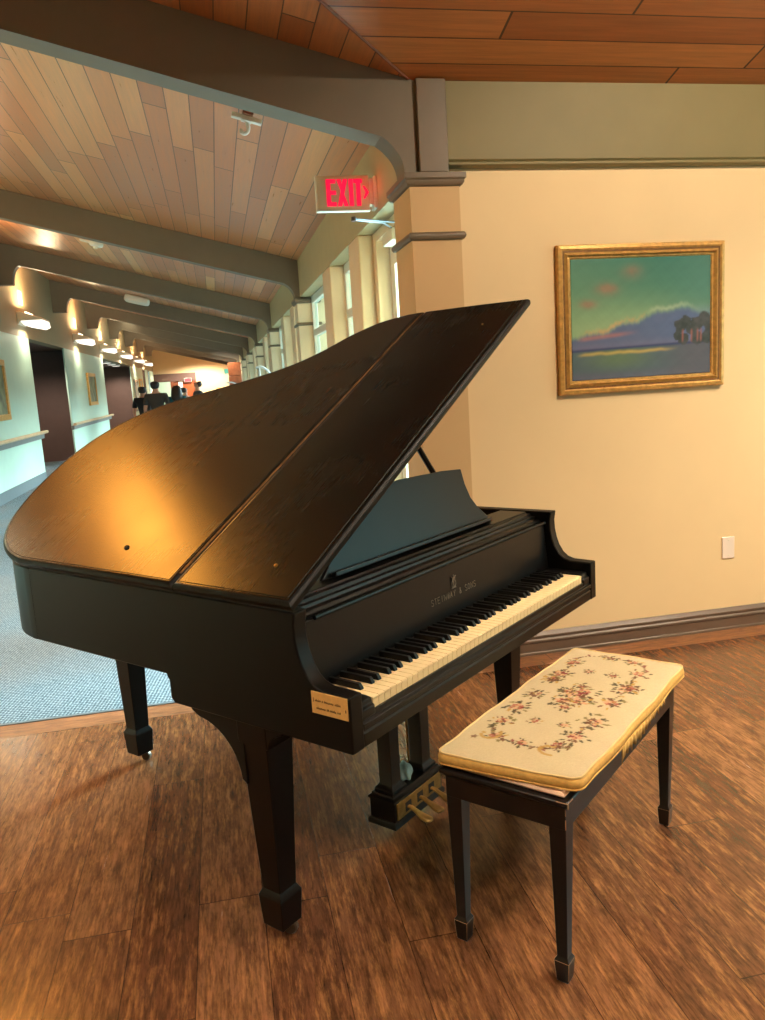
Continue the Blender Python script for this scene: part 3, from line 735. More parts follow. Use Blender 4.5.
# fall board with the maker's name, moulding and desk shelf
m = MB(); m.prism([(.164, .745), (.19, .745), (.21, .90), (.21, .912), (.178, .912), (.172, .83), (.166, .78)], 'x', .054, W-.054)
fb = m.build('fallboard', M['black'], piano, bevel=.002)
MB().tube([(.10, .174, .915), (W-.056, .174, .915)], .0065, 8).build('fallboard_lip', M['black'], piano)
m = MB(); m.prism([(.19, .905), (.36, .905), (.36, .953), (.252, .953), (.248, .947), (.232, .947), (.228, .938), (.214, .938), (.212, .930), (.196, .928), (.19, .92)], 'x', .054, W-.054)
m.build('desk_shelf', M['black'], piano, bevel=.0015)
rotf = (R(90-2), 0, 0)
GL = {'S': [[(1, .85), (.7, 1), (.3, 1), (0, .8), (.1, .6), (.9, .42), (1, .2), (.7, 0), (.3, 0), (0, .15)]], 'T': [[(0, 1), (1, 1)], [(.5, 1), (.5, 0)]], 'E': [[(1, 1), (0, 1), (0, 0), (1, 0)], [(0, .52), (.8, .52)]],
      'I': [[(.5, 1), (.5, 0)]], 'N': [[(0, 0), (0, 1), (1, 0), (1, 1)]], 'W': [[(0, 1), (.25, 0), (.5, .8), (.75, 0), (1, 1)]], 'A': [[(0, 0), (.5, 1), (1, 0)], [(.2, .36), (.8, .36)]],
      'Y': [[(0, 1), (.5, .48), (1, 1)], [(.5, .48), (.5, 0)]], '&': [[(1, 0), (.3, .75), (.4, 1), (.7, .9), (.6, .65), (.1, .35), (.15, .05), (.5, 0), (.95, .4)]], 'O': [[(.5, 1), (.1, .8), (0, .5), (.1, .2), (.5, 0), (.9, .2), (1, .5), (.9, .8), (.5, 1)]]}
m = MB(); msg = 'STEINWAY & SONS'; pit = .0178; lw_, lh_ = .0115, .0185
for i_, ch_ in enumerate(msg):
    for st_ in GL.get(ch_, []):
        pp_ = [(.742+(i_-7)*pit+(p[0]-.5)*lw_, .1688+.0012*p[1], .8045+p[1]*lh_) for p in st_]
        for q_ in range(len(pp_)-1): m.tube(pp_[q_:q_+2], .0010, 5)
m.build('maker_name', M['letter'], piano)
# lyre emblem
m = MB(); cx, cz, yy = .742, .850, .172
def lyre_line(pts, r=.0016): m.tube([(cx+p[0], yy-.002, cz+p[1]) for p in catmull([(q[0], q[1], 0) for q in pts], 4)], r, 6)
for s in (-1, 1): lyre_line([(s*.002, -.018), (s*.010, -.014), (s*.0115, -.004), (s*.006, .006), (s*.0065, .014), (s*.0125, .018)])
for xx in (-.003, 0, .003): lyre_line([(xx, -.016), (xx, -.003), (xx, .012)], .0008)
lyre_line([(-.0085, .011), (0, .012), (.0085, .011)], .0013); lyre_line([(0, .012), (0, .022)], .0018); lyre_line([(-.012, -.0195), (0, -.018), (.012, -.0195)], .0016)
m.build('lyre_emblem', M['letter'], piano)
# music desk
th_ = R(17)
shape = [(.265, 0), (1.205, 0)]+[(1.17, .03), (1.135, .062), (1.11, .10), (1.10, .15), (1.102, .205)]+[(.98, .214), (.735, .219), (.49, .214)]+[(.368, .205), (.37, .15), (.36, .10), (.335, .062), (.30, .03)]
m = MB(); m.prism(shape, 'y', -.008, .008)
md = m.build('music_desk', M['black'], piano, bevel=.003, loc=(0, .292, .955)); md.rotation_euler = (-th_, 0, 0)
MB().box(.30, 1.17, -.03, -.008, -.002, .012).build('ledge', M['black'], md, bevel=.003)
m = MB(); m.box(.45, .48, .008, .02, .01, .19); m.box(.99, 1.02, .008, .02, .01, .19); m.build('back_strut', M['black'], md)
# lid
LA = R(30)
HY = .575
main = [(0, HY)]+[(p[0], p[1]) for p in curve]+[(1.482, HY)]
prof = [(.012, 0), (.003, .002), (0, .008), (0, .018), (.004, .024), (.010, .0275), (.015, .0278), (.0165, .0262), (.018, .0262), (.0195, .028)]
lid = plate(main, prof).build('lid', M['lid'], piano, smooth=.5, loc=(0, 0, ZL)); lid.rotation_euler = (0, -LA, 0)
flap = plate([(0, .145), (0, HY-.003), (1.482, HY-.003), (1.487, .35), (1.487, .145)], prof).build('front_flap', M['lid'], lid, smooth=.5)
for o_ in (lid, flap):                      # the rounded lip is worn matt
    o_.data.materials.append(M['blackmat'])
    for p in o_.data.polygons:
        if p.normal.z < .93: p.material_index = 1
m = MB(); m.box(.045, 1.46, HY-.006, HY+.003, .0275, .0286)
for i in range(94): m.tube([(.046+i*.015, HY-.0015, .0285), (.057+i*.015, HY-.0015, .0285)], .0022, 6)
m.build('piano_hinge', M['hinge'], lid)
MB().lathe([(.001, .0275), (.0085, .0278), (.0085, .030), (.006, .033), (.001, .0335)], (.112, .88, 0)).build('rubber_bumper', M['rubber'], lid)
MB().lathe([(.001, .0275), (.006, .028), (.005, .032), (.001, .033)], (.114, .275, 0)).build('lid_knob', M['brass'], lid)
MB().lathe([(.001, .0275), (.004, .028), (.003, .031), (.001, .032)], (1.32, .25, 0)).build('lid_screw', M['brass'], lid)
# lid prop
sx = 1.06
MB().tube([(1.41, .55, .92), (1.06*math.cos(LA), .55, ZL+1.06*math.sin(LA)-.004)], .011, 8).build('lid_prop', M['black'], piano)
# legs
def piano_leg(name_, x, y, top, h0, lab=None):
    m = MB(); m.post(x, y, [(top, h0), (top-.06, h0), (top-.075, h0-.004), (.150, .032), (.147, .034), (.132, .0415), (.128, .0415), (.044, .0365), (.040, .033)])
    o = m.build('leg', M['black'], piano, bevel=.002)
    cz_ = .021; m = MB()
    m.lathe([(.001, -.012), (.016, -.012), (.0195, -.007), (.0195, .007), (.016, .012), (.001, .012)], (0, 0, 0), 'x', 18)
    m.xf(Matrix.Translation((x+.018, y-.012, .0198))@Matrix.Rotation(R(25), 4, 'Z'))
    m.build('caster', M['caster'], o)
    m = MB(); m.lathe([(.001, .043), (.02, .043), (.018, .034), (.008, .03), (.001, .03)], (x+.003, y-.003, 0)); m.tube([(x, y, .036), (x+.004, y-.004, .036), (x+.018, y-.012, .022)], .006, 8)
    m.build('caster_fork', M['steel'], o)
    return o
lg = piano_leg('leg', .068, .347, .64, .052)
piano_leg('leg', 1.392, .347, .64, .052)
piano_leg('leg', .52, 1.575, .735, .050)
# curved brackets behind and in front of the front legs
for x0 in (.018, W-.118):
    m = MB()
    pr = [(.385, .636), (.60, .636)]+[(.398+.19*math.sin(R(a))+.012, .44+.19*(1-math.cos(R(a)))-.0) for a in range(80, -1, -10)]
    pr = [(.38, .637), (.585, .637), (.575, .622)]+[(.398+.165*(1-math.cos(R(a))), .455+.155*math.sin(R(a))) for a in range(85, -1, -9)]+[(.38, .455)]
    m.prism(pr, 'x', x0, x0+.10)
    m.prism([(.30, .637), (.235, .637), (.24, .622), (.262, .614), (.285, .596), (.295, .57), (.30, .57)], 'x', x0, x0+.10)
    m.build('leg_bracket', M['black'], piano, bevel=.002)
# pedal lyre
LX = .71; LY = .375
m = MB(); m.box(LX-.14, LX+.14, LY-.05, LY+.05, .075, .143)
lyre = m.build('pedal_lyre', M['black'], piano, bevel=.004)
m = MB()
def rect_ring(prof_, hx, hy): return [[(LX-hx-d, LY-hy-d, z), (LX+hx+d, LY-hy-d, z), (LX+hx+d, LY+hy+d, z), (LX-hx-d, LY+hy+d, z)] for d, z in prof_]
m.loft(rect_ring([(0, .055), (.006, .055), (.006, .068), (.002, .075), (0, .075)], .14, .05)); m.loft(rect_ring([(.003, .141), (.003, .148), (-.006, .154), (-.008, .161)], .14, .05))
m.build('base_moulding', M['black'], lyre)
for s in (-1, 1):
    m = MB(); m.post(LX+s*.088, LY, [(.160, .038), (.172, .038), (.180, .030), (.188, .0255), (.62, .027), (.64, .034)])
    m.build('post', M['black'], lyre, bevel=.002)
MB().box(LX-.15, LX+.15, LY-.055, LY+.055, .615, .637).build('top_block', M['black'], lyre, bevel=.003)
MB().box(LX-.128, LX+.128, LY-.054, LY-.0495, .080, .136).build('pedal_plate', M['brass'], lyre, bevel=.001)
for s in (-1, 0, 1):
    x_ = LX+s*.068
    m = MB(); m.tube([(x_, LY-.03, .105), (x_, LY-.065, .103), (x_, LY-.09, .092), (x_, LY-.112, .082), (x_, LY-.134, .078), (x_, LY-.143, .079)], [.008, .009, .011, .017, .018, .008], 10, flat=.45)
    m.build('pedal', M['brass'], lyre)
    m = MB(); m.box(x_-.017, x_+.017, LY-.0545, LY-.052, .09, .122); m.build('pedal_slot', M['rubber'], lyre)
    MB().tube([(x_, LY+.035, .155), (x_, LY+.035, .62)], .004, 6).build('pedal_rod', M['brass'], lyre)
for s in (-1, 1):
    MB().tube([(LX+s*.088, LY+.02, .43), (LX+s*.088, LY+.15, .637)], .009, 8).build('brace', M['black'], lyre)
# plaque on the arm
pq = MB().box(.0035, .0065, .006, .115, .7185, .7725).build('plaque', M['plaque'], piano, bevel=.0008)
m = MB(); rs = random.Random(4)
def script(y_start, z, words, h):
    yq = y_start
    for wlen in words:
        pts = []
        for k_ in range(wlen*3):
            pts.append((.0032, yq-k_*.0012, z+(h if k_ % 3 == 1 else (-.2*h if rs.random() < .15 else 0))*rs.uniform(.5, 1.0)))
        m.tube(pts, .0007, 4); yq -= wlen*.0036+.0032
script(.103, .7495, [5, 1, 8, 5], .0056); script(.100, .7315, [8, 2, 5, 3], .0052)
m.tube([(.0032, .108, .757), (.0032, .108, .748), (.0032, .110, .747)], .0007, 5); m.tube([(.0032, .011, .7445), (.0032, .011, .738)], .0012, 5)
m.build('engraving', M['ink'], pq)

# pale cloth by the lyre
bmh = bmesh.new(); bmesh.ops.create_icosphere(bmh, subdivisions=4, radius=1)
for v_ in bmh.verts:
    d = v_.co.copy(); k_ = 1+.10*math.sin(7*d.x+2*d.z)+.08*math.sin(9*d.y-4*d.z)
    v_.co = Vector((d.x*.026*k_, d.y*.028*k_, max(-.024, d.z*.032*k_)+.024))
me = bpy.data.meshes.new('cloth_bundle'); bmh.to_mesh(me); bmh.free(); me.materials.append(M['bluecloth'])
for p in me.polygons: p.use_smooth = True
o = bpy.data.objects.new('cloth_bundle', me); COL.objects.link(o)
CLOTH = o
tag(o, 'small pale blue bundle lying on the foot of the pedal lyre', 'cloth')

# ------------------------------------------------------------------ bench and cushion
bench = thing('piano_bench', 'long black wooden piano bench with tapered legs in front of the keyboard', 'bench', (.46976, 1.85831, 0), .73818)
L, BW = .872, .352
m = MB()
def ringr(i, z): return [(i, -BW+i, z), (L-i, -BW+i, z), (L-i, -i, z), (i, -i, z)]
m.loft([ringr(.012, .412), ringr(.012, .468), ringr(.004, .474), ringr(0, .478), ringr(0, .488), ringr(.004, .4915), ringr(.02, .4915)])
m.build('frame', M['bench'], bench, bevel=.0015)
m = MB(); m.loft([ringr(.018, .4912), ringr(.014, .497), ringr(.02, .502), ringr(.06, .504)]); m.build('seat_pad', M['seat'], bench, bevel=.002)
for (x_, y_) in ((.034, -.034), (.034, -BW+.034), (L-.034, -BW+.034), (L-.034, -.034)):
    m = MB(); m.post(x_, y_, [(.47, .0225), (.40, .0215), (.068, .0135), (.066, .0145), (.058, .019), (.055, .019), (.006, .0155), (0, .0145)])
    lg = m.build('leg', M['bench'], bench, bevel=.0012)
    m = MB()
    for sx_ in (-1, 1):
        for sy_ in (-1, 1):
            m.tube([(x_+sx_*.0187, y_+sy_*.0187, .056), (x_+sx_*.0155, y_+sy_*.0155, .008)], .0009, 4)
    m.tube([(x_-.0188, y_-.0188, .0565), (x_+.0188, y_-.0188, .0565), (x_+.0188, y_+.0188, .0565), (x_-.0188, y_+.0188, .0565), (x_-.0188, y_-.0188, .0565)], .0009, 4)
    m.build('worn_edge', M['worn'], lg)
m = MB()
for (x_, y_, z0, z1) in ((.0125, -BW+.0125, .415, .440), (.0125, -BW+.0125, .45, .466)): m.tube([(x_, y_, z0), (x_, y_, z1)], .0014, 5)
m.tube([(.001, -BW+.03, .4885), (.001, -BW+.001, .4885), (.03, -BW+.001, .4885)], .0016, 5); m.tube([(.0, -BW+.0, .477), (.0, -BW+.0, .489)], .002, 5)
m.build('worn_corner', M['worn'], bench)

cush = thing('seat_cushion', 'cream needlepoint cushion with a floral border lying on the piano bench', 'cushion', (.46976, 1.85831, .5035), .73818)
# corners in bench space (near-left, near-right, far-right, far-left)
Q = [Vector((.0, .004)), Vector((.042, -.364)), Vector((.875, -.366)), Vector((.875, -.002))]
nu, nv = 360, 160
uu, vv = np.meshgrid(np.linspace(0, 1, nu), np.linspace(0, 1, nv))     # u along the bench, v from back edge to front
ax_, by_, rr_ = .43, .1825, .024
xx_, yy_ = (uu-.5)*2*ax_, (vv-.5)*2*by_
dx_, dy_ = np.clip(np.abs(xx_)-(ax_-rr_), 0, None)/rr_, np.clip(np.abs(yy_)-(by_-rr_), 0, None)/rr_
xx_ = np.sign(xx_)*np.where(dx_ > 0, ax_-rr_+rr_*dx_*np.sqrt(1-dy_**2/2), np.abs(xx_)); yy_ = np.sign(yy_)*np.where(dy_ > 0, by_-rr_+rr_*dy_*np.sqrt(1-dx_**2/2), np.abs(yy_))
uu, vv = xx_/(2*ax_)+.5, yy_/(2*by_)+.5
def bil(k): return (Q[0][k]*(1-uu)*(1-vv)+Q[1][k]*(1-uu)*vv+Q[2][k]*uu*vv+Q[3][k]*uu*(1-vv))
PX, PY = bil(0), bil(1)
# round the corners and let the sides bow in a little
bow = lambda s: 4*s*(1-s)
PX = PX-(.004*bow(vv))*(1-2*uu)*(np.abs(1-2*uu)**6)
PY = PY+(.003*bow(uu)-.002*np.sin(uu*17))*(1-2*vv)*(np.abs(1-2*vv)**4)
cu_, cv_ = np.abs(2*uu-1), np.abs(2*vv-1)
cxx, cyy = PX.mean(), PY.mean()
dm = np.minimum(np.minimum(uu, 1-uu)*.87, np.minimum(vv, 1-vv)*.36)
hgt = .030+.008*(1-np.exp(-dm/.035))+.0012*np.sin(PX*23+PY*11)*sm(0, .05, dm)+.0008*np.sin(PX*51-PY*37)
hgt = hgt+.003*np.exp(-((uu-.93)/.05)**2-((vv-.35)/.2)**2)
# needlework pigment, in metres
base = c3(192, 176, 142)*np.ones(uu.shape+(3,))
wv = np.random.RandomState(3).rand(*uu.shape)
base = base*(.93+.12*wv)[..., None]
base = lerp(base, c3(176, 152, 108), np.clip(.5+.5*fbm(PX*1.0, PY*1.0, 9, 21), 0, 1)*.28)
rs = np.random.RandomState(11)
def blob(x, y, r, col, a=1.0, asp=1.0, ang=0.0, wob=.25):
    global base
    dx, dy = PX-x, PY-y; c_, s_ = math.cos(ang), math.sin(ang)
    p, q = dx*c_+dy*s_, (-dx*s_+dy*c_)*asp
    th2 = np.arctan2(q, p); d = np.hypot(p, q)/r*(1+wob*np.sin(5*th2+x*90))
    base = lerp(base, col, sm(1.08, .85, d)*a)
BURG, ROSE, PALE, OLV, DKO, BRN, GLD = c3(118, 34, 38), c3(158, 88, 70), c3(196, 146, 112), c3(118, 106, 62), c3(74, 66, 44), c3(104, 66, 42), c3(170, 134, 68)
def flower(x, y, r, kind):
    r *= 1.22
    for k_ in range(11):
        a = k_*.571+rs.rand()*.6; rr = r*(.95+1.0*rs.rand())
        blob(x+rr*math.cos(a), y+rr*math.sin(a), r*(.30+.22*rs.rand()), [OLV, DKO, BRN, DKO, GLD][rs.randint(5)], .92, 1.5+rs.rand(), a+rs.randn()*.6)
    for k_ in range(6):
        a = k_*1.047+x*50; q = r*(.45+.3*rs.rand()); blob(x+q*math.cos(a), y+q*math.sin(a), r*(.30+.16*rs.rand()), [BURG, ROSE, PALE, BRN, ROSE][(kind+rs.randint(3)) % 5], .9, 1.2, a)
    for k_ in range(4): blob(x+r*.3*rs.randn(), y+r*.3*rs.randn(), r*.17, [PALE, BURG, GLD, DKO][(kind+k_) % 4], .9)
def stem(pts):
    P_ = catmull([(p[0], p[1], 0) for p in pts], 8)
    for i, p in enumerate(P_):
        blob(p[0], p[1], .0042, [DKO, BRN][i % 2], .75, wob=.1)
        if i % 2 == 0:
            a = rs.rand()*6.28; blob(p[0]+.010*math.cos(a), p[1]+.010*math.sin(a), .0085, [OLV, DKO, BRN, GLD, BURG][rs.randint(5)], .85, 2.0, a)
x0, x1, y0, y1 = .135, .815, -.285, -.055; xm, ym = (x0+x1)/2, (y0+y1)/2
stem([(x0, y0+.05), (x0-.01, ym), (x0+.01, y1-.03), (x0+.06, y1)]); stem([(x0+.06, y1), (x0+.16, y1-.012), (x0+.24, y1+.004)])
stem([(x0, y0+.05), (x0+.04, y0+.005), (x0+.12, y0+.014), (x0+.2, y0)]); stem([(x1, y0+.05), (x1+.008, ym), (x1-.02, y1-.01), (x1-.09, y1-.006)])
stem([(x1, y0+.05), (x1-.05, y0+.005), (x1-.15, y0+.012)]); stem([(x1-.26, y1+.004), (x1-.19, y1-.01), (x1-.09, y1-.006)]); stem([(x1-.32, y0+.012), (x1-.23, y0), (x1-.15, y0+.012)])
for (x_, y_, r_, kd) in ((x0+.01, y1-.035, .016, 1), (x0+.10, y1-.006, .015, 0), (x0+.20, y1-.002, .019, 2), (xm-.03, y1-.006, .018, 1), (xm+.10, y1-.004, .018, 2), (x1-.19, y1-.008, .017, 0), (x1-.08, y1-.006, .015, 1),
                      (x0, ym, .011, 0), (x0+.03, y0+.03, .014, 3), (x0+.10, y0+.012, .018, 0), (x0+.21, y0+.004, .020, 2), (xm, y0+.008, .018, 1), (xm+.12, y0+.008, .021, 0), (x1-.20, y0+.006, .018, 2), (x1-.09, y0+.012, .016, 0), (x1, y0+.06, .013, 1), (x1+.002, ym+.02, .013, 3)):
    flower(x_, y_, r_, kd)
for (x_, y_, r_, kd) in ((xm, ym, .026, 1), (xm-.045, ym+.018, .018, 2), (xm+.045, ym-.012, .020, 0), (xm+.03, ym+.03, .015, 2), (xm-.03, ym-.03, .016, 1), (xm+.085, ym+.012, .012, 2), (xm-.085, ym-.006, .012, 0)): flower(x_, y_, r_, kd)
for (x_, y_) in ((xm-.20, ym+.03), (xm-.19, ym-.05), (xm+.20, ym+.035), (xm+.2, ym-.04)):
    flower(x_, y_, .010, rs.randint(4))
for (x_, y_, a_) in ((x0-.022, y1+.012, 0),): blob(x_, y_, .009, BRN, .8)
for s_ in range(14):
    a = s_/14*PI*1.2; blob(x0-.004+.022*math.cos(a), y0+.035+.028*math.sin(a), .0055, GLD, .8, wob=0)
    blob(x0+.012+.03*math.cos(a+2), y1-.02+.025*math.sin(a+2), .0055, GLD, .8, wob=0)
P = np.stack([PX, PY, hgt], -1)
# wrap the sheet over the sides: extra rings hanging down, golden boxing
top = grid_mesh('needlepoint_top', P, base, M['needlepoint'], cush)
bnd = [(0, j) for j in range(nu)]+[(i, nu-1) for i in range(1, nv)]+[(nv-1, j) for j in range(nu-2, -1, -1)]+[(i, 0) for i in range(nv-2, 0, -1)]
ring = [P[i, j] for i, j in bnd][::3]
cx_, cy_ = PX.mean(), PY.mean(); N = len(ring)
def off(d, z, sag=0):
    out = []
    for k_ in range(N):
        a, b = ring[k_-1], ring[(k_+1) % N]; e = Vector((b[0]-a[0], b[1]-a[1])).normalized(); nr = Vector((e.y, -e.x))
        if nr.dot(Vector((ring[k_][0]-cx_, ring[k_][1]-cy_))) < 0: nr = -nr
        out.append((ring[k_][0]+nr.x*d, ring[k_][1]+nr.y*d, z if z is not None else ring[k_][2]+sag))
    return out
m = MB(); m.loft([off(-.002, .0292), off(.003, .027), off(.006, .016), off(.0045, .006), off(0, .001), off(-.02, .0005)])
m.build('boxing', M['gold_cloth'], cush, smooth=1.0)
m = MB(); m.tube(off(.0, None, .0005), .0027, 7, closed=True); m.build('piping', M['cream'], cush, smooth=1.2)
m = MB(); m.tube(off(.004, .003), .0024, 7, closed=True); m.build('lower_piping', M['gold_cloth'], cush, smooth=1.2)
# ragged fringe that hangs along the player side
m = MB(); vs = []; ns = 60
for k_ in range(ns+1):
    f_ = k_/ns; xx = .30+f_*.36; dn = .018+.010*math.sin(f_*5)+.006*math.sin(f_*71)+.004*math.sin(f_*133)
    if k_ < 4: dn = .045-.006*k_
    yy = -.372+.0015*math.sin(f_*90)
    vs.append([(xx, yy, .006), (xx, yy-.002, -.004), (xx+.001, yy-.001+.001*math.sin(f_*60), -dn)])
m2 = [q for r_ in vs for q in r_]; fs = []
for k_ in range(ns):
    for j in range(2): fs.append((k_*3+j, (k_+1)*3+j, (k_+1)*3+j+1, k_*3+j+1))
m.add(m2, fs); fr = m.build('fringe', M['gold_cloth'], cush, smooth=1.2); sd = fr.modifiers.new('thick', 'SOLIDIFY'); sd.thickness = .0022

# ------------------------------------------------------------------ people far down the corridor
def skinned(name, chains, mat, parent, sub=2):
    "chains: list of [(point, radius), ...]; a chain may start on an existing point"
    bm = bmesh.new(); ly = bm.verts.layers.skin.verify(); made = {}
    for ch in chains:
        prev = None
        for p, r in ch:
            key = tuple(round(q, 4) for q in p)
            v_ = made.get(key)
            if v_ is None:
                v_ = bm.verts.new(p); v_[ly].radius = (r, r) if not isinstance(r, tuple) else r; made[key] = v_
                if len(made) == 1: v_[ly].use_root = True
            if prev is not None and prev is not v_ and bm.edges.get((prev, v_)) is None: bm.edges.new((prev, v_))
            prev = v_
    me = bpy.data.meshes.new(name); bm.to_mesh(me); bm.free(); me.materials.append(mat)
    o = bpy.data.objects.new(name, me); COL.objects.link(o); o.parent = parent
    sk = o.modifiers.new('skin', 'SKIN'); sk.use_smooth_shade = True
    s_ = o.modifiers.new('sub', 'SUBSURF'); s_.levels = sub; s_.render_levels = sub
    return o
def person(label, loc, rz, H, top_m, long_hair=False, female=False, arm=0, group='people walking down the corridor'):
    t = thing('person', label, 'person', (loc[0], loc[1], .002), rz, group)
    k_ = H/1.75; sh = (.165 if female else .195)*k_; S_ = lambda x, y, z: (x*k_, y*k_, z*k_)
    hip, chest, neck = S_(0, 0, .95), S_(0, .0, 1.33), S_(0, .0, 1.48)
    ch = [[(hip, .115*k_), (S_(0, 0, 1.12), .105*k_), (chest, .125*k_), (neck, .055*k_), (S_(0, -.005, 1.56), .060*k_), (S_(0, -.012, 1.64), .082*k_), (S_(0, -.005, 1.71), .060*k_)]]
    ch.append([(S_(0, -.012, 1.64), .082*k_), (S_(0, -.085, 1.625), .014*k_)])       # nose
    for s in (-1, 1):
        ch.append([(S_(0, -.012, 1.64), .082*k_), (S_(s*.083, .005, 1.64), .018*k_)])     # ear
        el = S_(s*.25, .03, 1.13) if not arm else S_(s*.25, -.02, 1.13); wr = S_(s*.27, -.06, .90) if not arm else S_(s*.18, -.22, 1.14)
        ch.append([(chest, .125*k_), ((s*sh, 0, 1.40*k_), .062*k_), (el, .042*k_), (wr, .028*k_)])
        d = Vector(wr)-Vector(el); d.normalize(); palm = tuple(Vector(wr)+d*.06*k_)
        ch[-1].append((palm, (.030*k_, .016*k_)))
        for q in range(4):
            b = Vector(palm)+Vector((0, (q-1.5)*.016*k_, 0)); ln = (.055, .065, .06, .045)[q]*k_
            ch.append([(palm, .02), (tuple(b+d*.02*k_), .008*k_), (tuple(b+d*(.02*k_+ln*.6)+Vector((-s*.008, 0, 0))), .0075*k_), (tuple(b+d*(.02*k_+ln)+Vector((-s*.02, 0, 0))), .006*k_)])
        ch.append([(wr, .02), (tuple(Vector(wr)+d*.035*k_+Vector((0, -.03*k_, 0))), .010*k_), (tuple(Vector(wr)+d*.07*k_+Vector((0, -.045*k_, 0))), .008*k_)])
        st = .06*s
        ch.append([(hip, .115*k_), (S_(s*.095, 0, .86), .085*k_), (S_(s*.10, -.01+st, .50), .056*k_), (S_(s*.10, .02+st, .12), .038*k_), (S_(s*.10, .01+st, .05), .036*k_), (S_(s*.10, -.13+st, .035), .030*k_)])
    skinned('body', ch, M['skin'], t)
    # shirt
    sc = [[(S_(0, 0, .93), .145*k_), (S_(0, 0, 1.12), .128*k_), (S_(0, 0, 1.33), .148*k_), (S_(0, 0, 1.455), .075*k_)]]
    for s in (-1, 1):
        e2 = S_(s*.243, .022, 1.19) if not arm else S_(s*.243, -.015, 1.18)
        sc.append([(S_(0, 0, 1.33), .148*k_), ((s*sh, 0, 1.40*k_), .078*k_), (e2, .060*k_)])
    skinned('shirt', sc, top_m, t)
    tr = [[(S_(0, 0, .95), .135*k_), (S_(0, 0, 1.0), .125*k_)]]
    for s in (-1, 1): tr.append([(S_(0, 0, .95), .135*k_), (S_(s*.095, 0, .84), .098*k_), (S_(s*.10, -.01+.06*s, .50), .072*k_), (S_(s*.10, .02+.06*s, .09), .056*k_)])
    skinned('trousers', tr, M['trouser'], t)
    hc = [[(S_(0, .010, 1.70), .098*k_), (S_(0, .034, 1.655), .108*k_), (S_(0, .040, 1.59), .098*k_), (S_(0, .045, 1.55), .06*k_)]]
    if long_hair: hc = [[(S_(0, .015, 1.705), .088*k_), (S_(0, .035, 1.64), .125*k_), (S_(0, .05, 1.54), .145*k_), (S_(0, .075, 1.42), .150*k_), (S_(0, .085, 1.33), .09*k_)]]
    skinned('hair', hc, M['hair'], t)
    for s in (-1, 1):
        MB().lathe([(.001, -.01), (.009, -.006), (.011, 0), (.009, .006), (.001, .01)], S_(s*.032, -.082, 1.655), 'y', 10).build('eye', M['jet'], t)
        m = MB(); m.tube([S_(s*.10, .06+.06*s, .04), S_(s*.10, -.06+.06*s, .04), S_(s*.10, -.16+.06*s, .03)], [.042*k_, .045*k_, .03*k_], 10, flat=.75); m.build('shoe', M['jet'], t)
    MB().tube([S_(-.028, -.086, 1.585), S_(0, -.093, 1.583), S_(.028, -.086, 1.585)], .006*k_, 6).build('mouth', M['pink'], t)
    return t
person('man seen from behind in a charcoal shirt walking away down the corridor', (-1.27, 18.0), R(178), 1.75, M['tee'])
person('person in black half hidden behind the man in the charcoal shirt', (-1.62, 19.0), R(165), 1.66, M['jet'])
person('woman with long dark hair in a teal top walking away down the corridor', (-.84, 18.2), R(178), 1.64, M['teal'], True, True)
person('man in a navy jacket turned sideways right of the woman in teal', (-.47, 22.0), R(-70), 1.74, M['jacket'], arm=1)
person('person in a pale pink shirt standing just left of the man in the navy jacket', (-.86, 23.4), R(120), 1.60, M['pink'])

# ------------------------------------------------------------------ unseen ceiling cans added to light the piano room, and daylight
cans = [(3.7, 2.4, 'in the corner right of the painting'), (2.5, 1.5, 'facing the painting'), (1.9, .2, 'over the bench'), (-1.6, .4, 'left of the camera'), (3.6, .6, 'near the east window'), (.9, -1.6, 'behind the camera')]
for x, y, w in cans:
    z = zc(x, y)
    t = thing('added_ceiling_can', 'added unseen warm ceiling lamp %s' % w, 'ceiling lamp', (x, y, z-.03), 0, 'added unseen ceiling lamps of the piano room')
    MB().lathe([(.001, .06), (.09, .06), (.09, 0), (.07, 0), (.06, .02), (.001, .025)]).build('housing', M['white'], t)
    MB().lathe([(.001, .018), (.055, .016), (.055, .01), (.001, .008)]).build('lens', M['can'], t)
    wash = 'facing' in w
    light('added_can_lamp', 'SPOT', (x, y, z-.05), 350 if wash else 290, (1, .82, .60), (R(38) if wash else 0, 0, 0), spot_size=R(125), spot_blend=.7, shadow_soft_size=.08)
# unseen glowing panel added to put a warm reflection in the lid
m = MB(); x0, x1, y0, y1 = -2.35, -1.75, 4.5, 5.9
m.add([(x0, y0, A(x0)-.03), (x1, y0, A(x1)-.03), (x1, y1, A(x1)-.03), (x0, y1, A(x0)-.03), (x0, y0, A(x0)), (x1, y0, A(x1)), (x1, y1, A(x1)), (x0, y1, A(x0))],
      [(0, 1, 2, 3), (4, 5, 6, 7), (0, 1, 5, 4), (1, 2, 6, 5), (2, 3, 7, 6), (3, 0, 4, 7)])
tag(m.build('ceiling_light_panel', emit('added_amber_glow', (1, .40, .055, 1), 31)), 'added unseen amber panel in the corridor ceiling, for the glow on the piano lid', 'ceiling light')

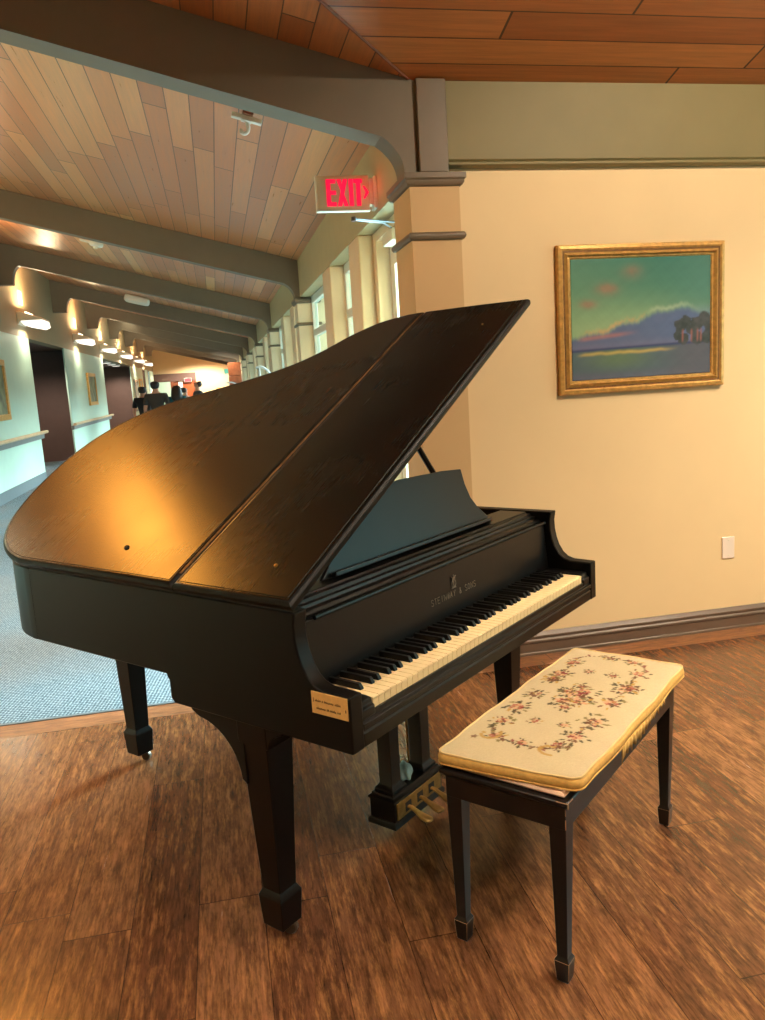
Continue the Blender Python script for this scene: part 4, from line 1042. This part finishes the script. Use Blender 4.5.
light('daylight', 'SUN', (6, 10, 8), 31.0, (.93, .97, 1.0), aim((-.80, -.38, -.45)), angle=R(40))
light('door_sky', 'AREA', (1.75, 5.0, 1.25), 165, (.66, .90, 1.0), aim((-.78, -.62, -.12)), shape='RECTANGLE', size=1.1, size_y=2.1)
light('east_sky', 'AREA', (XE+.35, (wy0+wy1)/2, (wz0+wz1)/2), 36, (.50, .93, .92), aim((-1, 0, 0)), shape='RECTANGLE', size=wy1-wy0, size_y=wz1-wz0)

w = bpy.data.worlds.new('sky'); C.world = w; w.use_nodes = True
bg = w.node_tree.nodes['Background']; bg.inputs[0].default_value = (.40, .82, .90, 1); bg.inputs[1].default_value = 1.2

# cloth bundle position on the lyre foot
co_, si_ = math.cos(TH), math.sin(TH)
px_, py_ = .70, .372
CLOTH.location = (.22713+px_*co_-py_*si_, 1.69946+px_*si_+py_*co_, .1612)

# ------------------------------------------------------------------ camera
f_px, pitch_, roll_, yaw_, hc_ = 798.815, .16306, -.06138, .19395, 1.48429
cp, sp = math.cos(pitch_), math.sin(pitch_)
fw = Vector((math.sin(yaw_)*cp, math.cos(yaw_)*cp, -sp)); rt = Vector((math.cos(yaw_), -math.sin(yaw_), 0)); up = rt.cross(fw)
r2 = math.cos(roll_)*rt+math.sin(roll_)*up; u2 = -math.sin(roll_)*rt+math.cos(roll_)*up
cam = bpy.data.cameras.new('camera'); cam.sensor_fit = 'HORIZONTAL'; cam.sensor_width = 36; cam.lens = f_px/765*36
cam.clip_start = .05; cam.clip_end = 300
co = bpy.data.objects.new('camera', cam); COL.objects.link(co)
mt = Matrix((r2, u2, -fw)).transposed().to_4x4(); mt.translation = Vector((0, 0, hc_)); co.matrix_world = mt
C.camera = co
vs_ = C.view_settings; vs_.view_transform = 'Standard'; vs_.look = 'None'; vs_.gamma = 1; vs_.use_curve_mapping = False; vs_.exposure = 0
C.cycles.use_denoising = True
C.cycles.max_bounces = 8; C.cycles.diffuse_bounces = 4; C.cycles.transparent_max_bounces = 16
C.cycles.sample_clamp_indirect = 6
